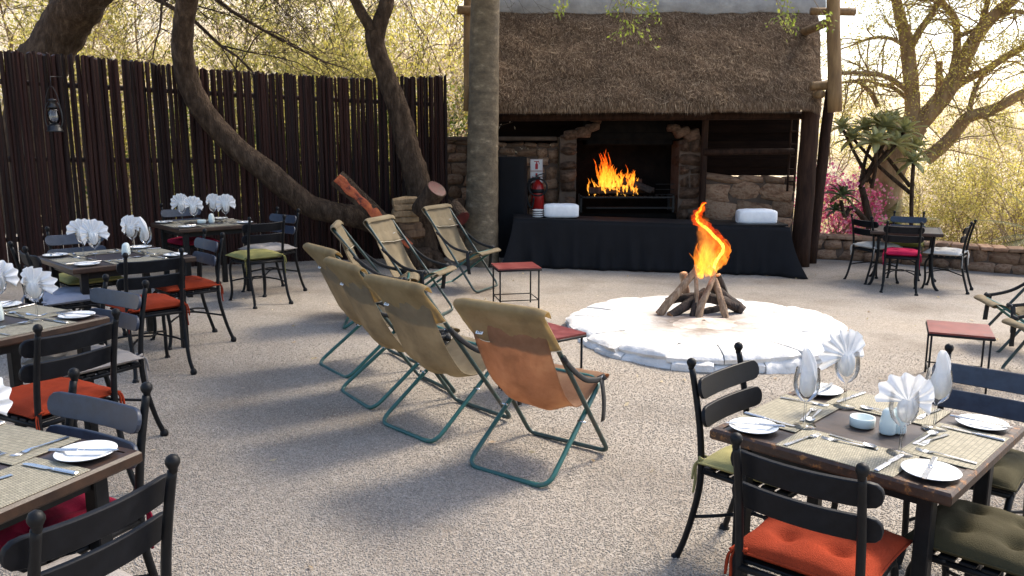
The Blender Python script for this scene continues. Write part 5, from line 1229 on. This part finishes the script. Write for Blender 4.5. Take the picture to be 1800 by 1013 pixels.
    # short broken twigs on the visible trunk
bent_tree()
def forked_tree():
    rng = random.Random(103); O = (at(738, 455, 11.4).x, 11.4, gz(-1.3)); r_ = tree('forked_tree', 'forked tree with rough brown bark beside the leaning charred log', O)
    b = MB(); limb(b, px_limb([(748, 470, 11.35), (742, 440, 11.4), (738, 390, 11.4), (738, 340, 11.4), (729, 300, 11.4), (717, 262, 11.4), (707, 218, 11.4), (692, 168, 11.4), (670, 112, 11.4), (660, 80, 11.4), (657, 55, 11.4)]),
                      [.30, .23, .185, .175, .17, .16, .15, .14, .125, .125, .12], rng, 16, .07)
    limb(b, px_limb([(660, 80, 11.4), (650, 48, 11.38), (634, 20, 11.35), (618, -15, 11.3), (590, -90, 11.2)]), [.085, .075, .07, .065, .05], rng, 10)
    limb(b, px_limb([(659, 75, 11.4), (668, 40, 11.42), (678, 12, 11.45), (684, -20, 11.5), (700, -120, 11.5)]), [.11, .105, .10, .095, .07], rng, 10)
    for q in ((716, 462, 11.1), (765, 468, 11.05), (790, 470, 11.0), (738, 478, 10.9)):
        e = at(*q); e.z = gz(e.x) - .03; limb(b, [at(742, 430, 11.4), at(742, 430, 11.4).lerp(e, .55) + Vector((0, 0, -.05)), e], [.14, .10, .05], rng, 9)
    out, tips = [], []
    for q, d in (((590, -90, 11.2), (-.4, -.3, .6)), ((590, -90, 11.2), (.3, -.7, .5)), ((700, -120, 11.5), (.6, -.4, .5)), ((700, -120, 11.5), (.2, -.9, .3)), ((700, -120, 11.5), (.7, .3, .6))):
        grow(rng, at(*q), Vector(d), 1.6, .055, 3, out, tips, .6, .0, (2, 4))
    tips = [t for t in tips if t[0].z > CAM_H + .20 * t[0].y + .35]; out = [q for q in out if all(p.z > CAM_H + .175 * p.y for p in q[0])]
    finish(r_, O, b, out, 'leafgreen', 'leafolive', rng, .07, 7, .13, .42, tips=tips)
forked_tree()
def smooth_tree():
    rng = random.Random(105); O = (-.41, 11.52, gz(-.41)); r_ = tree('smooth_tree', 'thick smooth grey-brown tree trunk beside the black buffet table', O)
    b = MB(); P = [at(846, 478, 11.5), at(847, 440, 11.5), at(847, 400, 11.5), at(848, 300, 11.5), at(850, 200, 11.5), at(851, 100, 11.5), at(853, 0, 11.5), at(855, -120, 11.45), at(862, -260, 11.3)]
    limb(b, P, [.265, .235, .228, .215, .205, .198, .193, .18, .15], rng, 22, .018, 6)
    top = P[-1]; out, tips = [], []
    # broad unseen crown, limbs laid out to shade the courtyard
    for tx, ty, tz in ((1.2, 9.0, 6.2), (2.4, 7.6, 6.3), (.6, 7.0, 6.0), (2.9, 9.4, 6.6), (-1.5, 9.0, 6.2), (1.6, 5.6, 6.0), (-2.2, 12.0, 6.4), (1.0, 12.5, 6.8), (3.4, 6.2, 6.2), (2.8, 4.2, 5.7), (.0, 5.2, 5.8)):
        e = Vector((tx, ty, tz)); st = top + Vector((0, 0, rng.uniform(-.5, 0))); m_ = st.lerp(e, .5) + Vector((rng.uniform(-.3, .3), rng.uniform(-.3, .3), .35))
        Q = limb(b, [st, m_, e], [.09, .06, .035], rng, 8)
        for i in (4, 6, 8, 10):
            if i < len(Q):
                for _ in range(2): grow(rng, Q[i], (e - st).normalized() + rvec(rng, .7), 1.0, .022, 2, out, tips, .75, .0, (2, 4))
    tips = [t for t in tips if t[0].z > CAM_H + .21 * t[0].y + .4]; out = [q for q in out if all(p.z > CAM_H + .18 * p.y for p in q[0])]
    finish(r_, O, b, out, 'leafgreen', 'leafolive', rng, .085, 4, .16, .45, bark='barksmooth', tips=tips)
    # leafy sprigs that hang in front of the thatch
    out, tips = [], []
    for x0, y0, x1, y1, Y in [(q0, q1 - 18, q2, min(q3 * .55, 30), q4) for q0, q1, q2, q3, q4 in ((1060, -40, 1105, 55, 11.2), (1100, -50, 1078, 60, 11.3), (1120, -30, 1092, 85, 11.3), (1340, -40, 1385, 45, 11.3), (1390, -40, 1355, 30, 11.25), (1400, -30, 1432, 60, 11.4), (1085, -20, 1118, 70, 11.35), (1050, -20, 1150, 40, 11.4), (990, -30, 985, 8, 11.3), (1370, -30, 1410, 20, 11.3), (1185, -30, 1150, 30, 11.3))]:
        a, e = at(x0, y0, Y), at(x1, y1, Y); d = e - a; out, tips = [], []; grow(rng, a, d, d.length, .008, 1, out, tips, .55, -.04, (3, 5), .12, .4, 6)
        c = MB(); tubes(out, c, .001); c.v = [tuple(Vector(p) - Vector(O)) for p in c.v]; sp = c.build('hanging_twig', MT['twig'], r_)
        C, D = leaves_at(rng, tips, 2, .035); leaf_cloud('hanging_leaves', [q - Vector(O) for q in C], D, .055, MT['leaflime'], sp, rng, .4, .6)
smooth_tree()
def big_left_tree():
    rng = random.Random(107); O = (at(60, 200, 13.6).x, 13.6, gz(-7.5)); r_ = tree('big_tree', 'big rough trunk leaning above the fence beyond the lantern', O)
    b = MB(); limb(b, [Vector((O[0] - .3, 13.6, O[2] - .1)), at(62, 160, 13.6), at(90, 90, 13.6), at(112, 50, 13.6), at(140, 10, 13.5), at(178, -30, 13.4), at(240, -90, 13.2)], [.48, .38, .36, .34, .33, .27, .2], rng, 16, .07)
    limb(b, [at(118, 45, 13.6), at(110, 0, 13.7), at(90, -60, 13.8)], [.24, .2, .16], rng, 10)
    out, tips = [], []
    for q, d in (((178, -30, 13.4), (.9, -.2, -.05)), ((240, -90, 13.2), (.9, .1, -.25)), ((240, -90, 13.2), (.8, -.3, .1)), ((90, -60, 13.8), (-.5, -.4, .4))):
        grow(rng, at(*q), Vector(d), 2.2, .05, 3, out, tips, .5, -.03, (3, 5), .16, .62)
    # long drooping bare twigs above the fence
    for i in range(95):
        px = rng.uniform(150, 800); st = at(px, rng.uniform(-130, -10), rng.uniform(12.2, 13.6)); d = Vector((rng.choice((-1, 1)) * rng.uniform(.3, 1.1), rng.uniform(-.15, .15), -rng.uniform(.25, .9)))
        grow(rng, st, d, rng.uniform(.7, 1.5), .0075, 2, out, [], .40, -.02, (2, 4), .16, .6, 6)
    finish(r_, O, b, out, 'leafgreen', 'leafgold', rng, .045, 2, .1, .45, tips=tips[::3])
big_left_tree()
def sun_tree():
    rng = random.Random(109); Y = 15.0; O = (at(1545, 420, Y).x, Y, gz(6.5)); r_ = tree('spreading_tree', 'spreading sunlit tree with many bare curved limbs beyond the low wall', O)
    Z = lambda pts, dy=0, dd=0: [at(1400 + x / 1.9475, y / 1.9475, Y + dy + dd * i) for i, (x, y) in enumerate(pts)]
    b = MB()
    limb(b, Z([(285, 860), (290, 760), (295, 660), (320, 560), (365, 480), (400, 425)]), [.42, .34, .31, .30, .28, .25], rng, 18, .07)
    base = dict(
        a=(Z([(395, 430), (398, 360), (392, 280), (382, 180), (372, 120), (350, 40), (335, -40)], 0, .04), [.21, .19, .185, .175, .16, .13, .11]),
        b=(Z([(410, 430), (470, 370), (525, 300), (570, 215), (610, 135), (660, 70), (740, 0), (800, -60)], 0, -.08), [.25, .22, .20, .18, .165, .15, .13, .1]),
        c=(Z([(440, 545), (490, 510), (530, 470), (562, 430), (592, 400), (680, 372), (779, 320), (880, 280)], -.2, -.1), [.19, .17, .16, .15, .145, .13, .12, .1]),
        d=(Z([(515, 320), (580, 275), (650, 240), (710, 200), (779, 160), (860, 110)], -.1, -.15), [.10, .095, .09, .085, .08, .06]),
        e=(Z([(590, 400), (600, 340), (625, 280), (650, 242)], -.4, .05), [.07, .06, .055, .05]),
        f=(Z([(388, 170), (420, 110), (455, 60), (485, 10), (500, -40)], .1, -.05), [.10, .095, .085, .075, .06]),
        g=(Z([(378, 310), (330, 275), (280, 255), (220, 250), (150, 250)], .1, -.15), [.07, .065, .06, .05, .035]),
        h=(Z([(370, 160), (330, 135), (280, 128), (230, 140), (180, 160)], .1, .1), [.05, .045, .04, .032, .02]),
        i=(Z([(375, 335), (330, 300), (285, 290), (240, 275), (170, 280)], .2, .1), [.06, .055, .05, .04, .03]),
        j=(Z([(535, 250), (548, 180), (550, 120), (540, 60), (500, 10), (470, -30)], -.2, .08), [.10, .095, .09, .085, .08, .06]),
        k=(Z([(548, 130), (590, 110), (625, 100)], -.2, 0), [.06, .055, .05]),
        l=(Z([(620, 120), (640, 60), (655, 0), (660, -50)], -.3, 0), [.08, .07, .06, .05]),
        m=(Z([(280, 365), (255, 320), (210, 280), (150, 285)], .2, 0), [.07, .06, .05, .03]),
        n=(Z([(490, 330), (488, 270), (490, 210)], .3, 0), [.09, .085, .08]),
        o=(Z([(700, 60), (740, 40), (779, 45), (850, 60)], -.5, -.1), [.06, .055, .05, .04]))
    out, tips = [], []
    for key, (P, rad) in base.items():
        Q = limb(b, P, [q * .7 for q in rad], rng, 9, .06)
        for i in range(3, len(Q), 2):
            for _ in range(1):
                d = (Q[i] - Q[i - 1]).normalized() * .6 + rvec(rng, .6)
                grow(rng, Q[i], d, rng.uniform(.5, .95), .016, 2, out, tips, .6, -.01, (2, 3), .2, .62)
    # crown continuing above the frame
    for q in ((340, -40, 0), (800, -60, -.6), (500, -40, -.1), (660, -50, -.3), (880, 280, -1), (860, 110, -.8), (470, -30, .2)):
        for _ in range(5): grow(rng, at(1400 + q[0] / 1.9475, q[1] / 1.9475, Y + q[2]), Vector((rng.uniform(-1, .6), rng.uniform(-1, .4), rng.uniform(.2, 1))), 1.3, .04, 3, out, tips, .65, .02, (2, 4))
    top_ = at(1400 + 335 / 1.9475, -40 / 1.9475, Y + .3); cl = []
    for tx, ty, tz in ((4.4, 14.4, 6.6), (3.4, 14.0, 6.8), (2.4, 14.4, 6.9), (5.0, 15.2, 7.2)):  # unseen limbs added so that their leaves shade the thatch
        e = Vector((tx, ty, tz)); Q = limb(b, [top_, top_.lerp(e, .5) + Vector((0, 0, .5)), e], [.09, .06, .03], rng, 8)
        for i in (4, 6, 8, 10):
            for _ in range(2): grow(rng, Q[min(i, len(Q) - 1)], (e - top_).normalized() + rvec(rng, .7), .85, .02, 2, out, cl, .75, .0, (2, 4))
    out = [q for q in out if q[0][0].z < 5 or all(p.z > CAM_H + .18 * p.y for p in q[0])]
    cl = [q for q in cl if q[0].z > CAM_H + .19 * q[0].y + .2]
    C, D = leaves_at(rng, cl, 2, .12); leaf_cloud('crown', [q - Vector(O) for q in C], D, .08, MT['leafgold'], r_, rng, .45, .7)
    finish(r_, O, b, out, 'leafgold', 'leafgold', rng, .045, 3, .06, .42, bark='barkpale_haze', tips=tips)
sun_tree()

def shrub_proto(seed, lm, h, w, per, size, leafy=True, bark='twig', gravity=-.01, n0=9, lev=3):
    rng = random.Random(seed); r_ = link('thicket_shrub', None); out, tips = [], []
    for i in range(n0):
        a = rng.uniform(0, 6.28); d = Vector((math.cos(a) * w, math.sin(a) * w, 1.0 + rng.uniform(-.2, .4))); grow(rng, Vector((rng.uniform(-.2, .2), rng.uniform(-.2, .2), -.1)), d, h * .42, .035, lev, out, tips, .55, gravity, (2, 4), .16, .68)
    b = MB(); tubes(out, b); b.build('stems', MT[bark], r_)
    if leafy:
        C, D = leaves_at(rng, tips, per, .09); leaf_cloud('foliage', C, D, size, MT[lm], r_, rng, .45, .7)
    return r_
PROT = [shrub_proto(201, 'leafgold', 4.2, .55, 4, .075, n0=5), shrub_proto(202, 'leafolive', 4.0, .6, 5, .08, n0=5), shrub_proto(203, 'leafdry', 4.4, .55, 2, .06, n0=6), shrub_proto(204, 'leafgreen', 3.0, .7, 5, .08, n0=6), shrub_proto(205, 'leafdry', 4.4, .6, 1, .04, n0=9)]
SH_LAB = ['golden-leaved shrub', 'olive green shrub', 'dry tan twiggy shrub', 'dense green shrub', 'bare pale twiggy shrub']
su = set(); cnt = {}
def shrub(k, px, Y, z, scale, rz, where, zs=1.0):
    o = PROT[k] if k not in su else copy_tree(PROT[k]); su.add(k)
    p = at(px, 300, Y); o.location = (p.x, Y, gz(p.x) + hill_h(p.x, Y) + z - .05); o.rotation_euler = (0, 0, rz); o.scale = (scale, scale, scale * zs)
    tag(o, SH_LAB[k] + ' ' + where, 'shrub', SH_LAB[k] + 's ' + where)
rng = random.Random(301)
for i, (k, px, Y, s_) in enumerate(((1, -60, 15.5, 1.1), (0, 40, 16.5, 1.1), (0, 150, 17.5, 1.0), (1, 230, 18.5, .95), (0, 300, 16.5, .9), (3, 350, 15.3, .9), (1, 410, 17.0, 1.0), (1, 455, 15.6, .95), (0, 500, 17.8, 1.1),
                                    (1, 530, 15.0, .9), (3, 575, 16.4, 1.0), (1, 610, 18.0, 1.1), (1, 640, 15.2, .9), (3, 715, 15.6, 1.0), (0, 690, 17.6, 1.15), (2, 760, 16.5, 1.1), (2, 790, 15.2, .85), (0, 770, 19.0, 1.2),
                                    (2, 100, 20.5, 1.2), (0, 250, 22.0, 1.2), (1, 400, 21.5, 1.2), (1, 540, 22.0, 1.3), (0, 660, 22.5, 1.3), (1, 20, 21.0, 1.3), (2, 820, 21, 1.3), (2, 200, 15.8, .8), (3, 620, 14.8, .85))):
    shrub(k, px, Y, 0, s_, rng.uniform(0, 6.28), 'growing on the slope beyond the pole fence')
for i, (k, px, Y, s_) in enumerate(((0, 1700, 16.2, .75), (0, 1760, 15.6, .7), (2, 1660, 17.2, .8), (1, 1740, 15.0, .6), (1, 1640, 16.0, .62), (0, 1800, 17.0, .9), (0, 1840, 15.2, .8), (0, 1590, 18.0, .8), (2, 1500, 18.0, .7), (4, 1620, 15.4, .6), (0, 1480, 17.2, .6), (2, 1770, 19.5, 1.0), (0, 1690, 20.5, 1.0), (4, 1830, 14.2, .65), (0, 1560, 21, 1.0), (2, 1460, 21, .9))):
    shrub(k, px, Y, -.3, s_ * (.72 if px < 1630 else .92), rng.uniform(0, 6.28), 'growing beyond the low stone wall')

# ---- rosette succulent with strap leaves
def strap_leaf_mesh(mat, L_=.38, W=.145):
    b = MB(); n = 8
    for i in range(n):
        t = i / (n - 1); w = W * (math.sin(math.pi * min(1, t * .86 + .12)) ** .8) * (1 if t < .97 else .3); y = L_ * t; z = .10 * t - .16 * t * t
        b.v += [(-w / 2, y, z + .012), (0, y, z - .006), (w / 2, y, z + .012), (0, y, z - .014)]
    for i in range(n - 1):
        for k in range(4): b.f.append((i * 4 + k, i * 4 + (k + 1) % 4, (i + 1) * 4 + (k + 1) % 4, (i + 1) * 4 + k))
    b.f.append((0, 1, 2, 3)); b.f.append(tuple((n - 1) * 4 + k for k in (3, 2, 1, 0)))
    return b.mesh('leaf', mat)
def rosette_plant():
    rng = random.Random(401); Y = 13.9; O = (at(1545, 420, Y).x, Y, gz(6.2)); t = tree('rosette_succulent', 'branching succulent with big pale green strap-leaf rosettes behind the garden table', O, 'plant'); O = Vector(O)
    L1, L2 = strap_leaf_mesh(MT['succ']), strap_leaf_mesh(MT['succdark'], .30, .11)
    st = MB(); heads = [(1555, 225, 0, 1, .95), (1520, 228, .3, 1, .8), (1590, 232, -.2, 1, .9), (1540, 250, -.4, 1, .85), (1575, 255, -.3, 1, .85), (1608, 262, .1, 1, .8), (1605, 285, -.2, 1, .7), (1480, 225, .2, 1, .7), (1500, 245, .1, 1, .75), (1478, 345, -.3, 2, .9), (1470, 370, -.2, 2, .6), (1545, 218, .3, 1, .8), (1570, 212, .3, 1, .7)]
    hub = {1: at(1520, 330, Y), 2: at(1508, 385, Y)}
    root_ = Vector((at(1535, 440, Y).x, Y, gz(6.2) - .05)); limb(st, [root_, at(1530, 400, Y), at(1522, 360, Y), at(1515, 330, Y)], [.09, .075, .06, .05], rng, 9)
    limb(st, [at(1530, 400, Y), at(1510, 375, Y - .1), at(1495, 365, Y - .2), at(1485, 380, Y - .3), at(1478, 352, Y - .3)], [.05, .045, .04, .035, .03], rng, 8)
    for (px, py, dy, mt, sc) in heads:
        c = at(px, py, Y + dy)
        if mt == 1:
            a = at(rng.choice((1512, 1522, 1532, 1600)) if px < 1600 else 1602, rng.uniform(315, 345) if px < 1600 else 400, Y); limb(st, [a, a.lerp(c, .5) + Vector((rng.uniform(-.08, .08), 0, -.03)), c], [.035, .03, .024], rng, 7)
        h = link('rosette', None, t); h.location = c - O; h.rotation_euler = (rng.uniform(-.35, .35), rng.uniform(-.35, .35), rng.uniform(0, 6.28)); h.scale = (sc,) * 3
        for k in range(17):
            o = link('leaf', L1 if mt == 1 else L2, h); el = R(70 - 5.6 * k + rng.uniform(-6, 6)); o.rotation_euler = (el, 0, k * 2.39996); o.scale = (1, .8 + .03 * k, 1)
    st.v = [tuple(Vector(p) - O) for p in st.v]; st.build('stem', MT['bark'], t)
rosette_plant()
def bougainvillea():
    rng = random.Random(403); Y = 14.3; O = Vector((at(1462, 420, Y).x, Y, gz(5.6))); t = tree('flowering_bush', 'pink flowering bush beside the shelter post', O, 'bush'); out, tips = [], []
    for i in range(16):
        d = Vector((rng.gauss(0, .4), rng.gauss(0, .3), 1)); grow(rng, O + Vector((rng.uniform(-.3, .3), rng.uniform(-.3, .3), 0)), d, .72, .014, 2, out, tips, .5, .0, (2, 4), .18, .65)
    b = MB(); tubes(out, b); b.v = [tuple(Vector(p) - O) for p in b.v]; b.build('stems', MT['twig'], t)
    C, D = leaves_at(rng, tips, 3, .06); leaf_cloud('flowers', [q - O for q in C], D, .055, MT['petal'], t, rng, .8, .9)
    C, D = leaves_at(rng, tips[::3], 1, .06); leaf_cloud('leaves', [q - O for q in C], D, .05, MT['leafdry'], t, rng, .5, .9)
bougainvillea()
b_rng = random.Random(405)
def far_flowers(px, Y, lab):
    O = Vector((at(px, 300, Y).x, Y, gz(0) + hill_h(at(px, 300, Y).x, Y) - .05)); t = tree('flowering_bush', lab, O, 'bush'); out, tips = [], []
    for i in range(12): grow(b_rng, O.copy(), Vector((b_rng.gauss(0, .5), b_rng.gauss(0, .3), 1)), 1.0, .014, 2, out, tips, .5, .0, (2, 4), .18, .65)
    c = MB(); tubes(out, c); c.v = [tuple(Vector(p) - O) for p in c.v]; c.build('stems', MT['twig'], t)
    C, D = leaves_at(b_rng, tips, 2, .05); leaf_cloud('flowers', [q - O for q in C], D, .045, MT['petal'], t, b_rng, .8, .9)
far_flowers(803, 15.2, 'pink blossoming bush between the fence end and the smooth grey trunk')
def frond(root, base, d, L_, rng, mat):
    d = Vector(d).normalized(); P = []; p = Vector(base); q = d.copy()
    for i in range(14): P.append(p.copy()); q = (q + Vector((0, 0, -.055))).normalized(); p = p + q * (L_ / 13)
    b = MB(); b.tube(P, [.010, .003], 5); s_ = d.cross(Vector((0, 0, 1))).normalized()
    for i in range(1, 14):
        for k in range(3):
            c = P[i - 1].lerp(P[i], k / 3); tt = (P[i] - P[i - 1]).normalized(); l_ = .26 * math.sin(math.pi * min(1, .12 + i / 15)) + .03
            for sg in (-1, 1):
                e = c + (s_ * sg * .85 + tt * .55 + Vector((0, 0, -.18))).normalized() * l_; w = tt * .008; n = len(b.v); b.v += [tuple(c - w), tuple(c + w), tuple(e)]; b.f.append((n, n + 1, n + 2))
    b.build('frond', mat, root)
def cycad(px, py, Y, lab, dirs, L_):
    rng = random.Random(int(px)); c = at(px, py, Y); c.z = max(c.z, gz(c.x) + .2); t = tree('palm_plant', lab, (c.x, Y, gz(c.x)), 'palm'); 
    b = MB(); b.lathe([(.10, -.05), (.13, .05), (.12, c.z - gz(c.x) - .02), (.07, c.z - gz(c.x) + .06), (0, c.z - gz(c.x) + .08)], 10); b.build('trunk', MT['bark'], t)
    for d in dirs: frond(t, (0, 0, c.z - gz(c.x)), d, L_ * rng.uniform(.85, 1.1), rng, MT['frond'])
cycad(1845, 420, 13.2, 'palm with arching feathery fronds over the low wall', [(-1, -.1, .35), (-.9, .2, .6), (-.8, -.4, .2), (-.5, .2, .9), (.6, .3, .7), (.3, -.6, .6), (-.95, .05, .1)], 1.25)
cycad(1570, 395, 14.4, 'small dark palm with drooping fronds under the spreading tree', [(-.9, -.3, .5), (.8, -.3, .5), (-.3, -.8, .6), (.3, .5, .8), (-.6, .5, .7), (.1, -.9, .25), (.95, .1, .3)], .75)

# ================================================================ LOGS BY THE FENCE
def logs():
    rng = random.Random(501)
    # leaning log split open: bark outside, charred orange heartwood along its upper face
    a, e = at(592, 312, 10.55), at(722, 432, 10.75); d = (e - a); L_ = d.length; d.normalize(); s_ = d.cross(Vector((0, -1, .55)).normalized()).normalized(); n = s_.cross(d).normalized()
    if n.y > 0: n = -n
    t = thing('leaning_log', 'split log with charred orange heartwood leaning toward the fence', 'log', a)
    b = MB(); N_ = 26
    for i in range(N_):
        k = i / (N_ - 1); w = .115 * (1 - .25 * k) * (1 + .08 * mnoise.noise(Vector((k * 6, 1, 0)))); c = d * L_ * k
        for j in range(9):
            an = 2 * math.pi * j / 9; b.v.append(tuple(c + s_ * (math.cos(an) * w) - n * (math.sin(an) * w * (.85 if math.sin(an) > 0 else .35) * (1 + .1 * mnoise.noise(Vector((k * 9, j, 3)))))))
    for i in range(N_ - 1):
        for j in range(9): b.f.append((i * 9 + j, i * 9 + (j + 1) % 9, (i + 1) * 9 + (j + 1) % 9, (i + 1) * 9 + j))
    b.f.append(tuple(range(9))); b.f.append(tuple((N_ - 1) * 9 + j for j in range(8, -1, -1))); b.build('bark', MT['bark'], t, auto=60)
    h = MB(); h.grid(lambda u, v: d * (L_ * (v * .999)) + s_ * ((u * 2 - 1) * (.060 + .03 * mnoise.noise(Vector((v * 9, 5, u > .5)))) * (1 - .25 * v) + .012) + n * (.036 + .010 * (1 - (u * 2 - 1) ** 2) - .025 * v * .25 + .012 * mnoise.noise(Vector((u * 4, v * 14, 0)))), 9, 40); h.build('heartwood', MT['heartwood'], t)
    def cut(name, p0, p1, r0, r1, lab, endmat, mat='bark', grp=None):
        p0, p1 = Vector(p0), Vector(p1); o = thing(name, lab, 'log', p0, 0, grp); q = MB(); m_ = [Vector((0, 0, 0)).lerp(p1 - p0, t_) for t_ in np.linspace(0, 1, 7)]; q.tube(m_, [r0, r1], 14, jit=.06, rng=rng); q.build('bark', MT[mat], o, auto=60)
        dd = (p1 - p0).normalized(); M_ = Vector((0, 0, 1)).rotation_difference(dd).to_matrix(); c = MB(); c.lathe([(r1 * .96, -.01), (r1 * .94, .004), (r1 * .5, .006), (0, .006)], 16, p1 - p0, M_); c.build('cut_face', MT[endmat], o, smooth=False)
    cut('log', at(740, 372, 10.95), at(768, 332, 10.75), .14, .135, 'thick sawn log with red painted end propped against the forked tree', 'redend')
    cut('log', at(795, 365, 11.1), at(812, 385, 10.95), .12, .12, 'short dark sawn log beside the smooth grey trunk', 'redend')
    # stack of weathered split wood
    for i, (x0, y0, x1, y1, r_, lab) in enumerate(((690, 356, 733, 352, .055, 'topmost'), (692, 366, 735, 364, .05, 'second'), (690, 376, 733, 375, .055, 'third'), (692, 388, 735, 386, .05, 'fourth'), (700, 400, 740, 398, .06, 'fifth'), (705, 412, 745, 410, .07, 'lowest reddish'))):
        p0, p1 = at(x0, y0, 10.98 + rng.uniform(-.04, .04)), at(x1, y1, 11.1); b = MB(); b.tube([p0, p0.lerp(p1, .5), p1], [r_, r_ * 1.05, r_], 6, jit=.25, rng=rng); o = b.build('split_log', MT['barkpale_haze' if i < 4 else 'log'], auto=30); tag(o, lab + ' weathered split log in the stack beside the forked tree', 'log', 'stacked split logs')
    e_ = at(725, 425, 10.95); b = MB(); b.box((0, 0, 0), (.5, .3, .28), bev=.05); o = b.build('stump_block', MT['bark'], smooth=True, auto=40); o.location = (e_.x, 11.05, gz(e_.x) + .13); tag(o, 'low dark wood block carrying the split log stack', 'log')
logs()

def litter():
    rng = random.Random(601); C, D = [], []
    for i in range(170):
        x, y = rng.uniform(-4.5, 6.5), rng.uniform(2.2, 12.6)
        if (Vector((x, y)) - PC).length < PR + .1: continue
        C.append((x, y, gnd(x, y) + .012)); a = rng.uniform(0, 6.28); D.append((math.cos(a), math.sin(a), .05))
    o = leaf_cloud('fallen_leaves', C, D, .038, MT['leafdry'], None, rng, .5, .15); tag(o, 'small dry leaves scattered over the gravel', 'leaves', None, 'stuff')
litter()
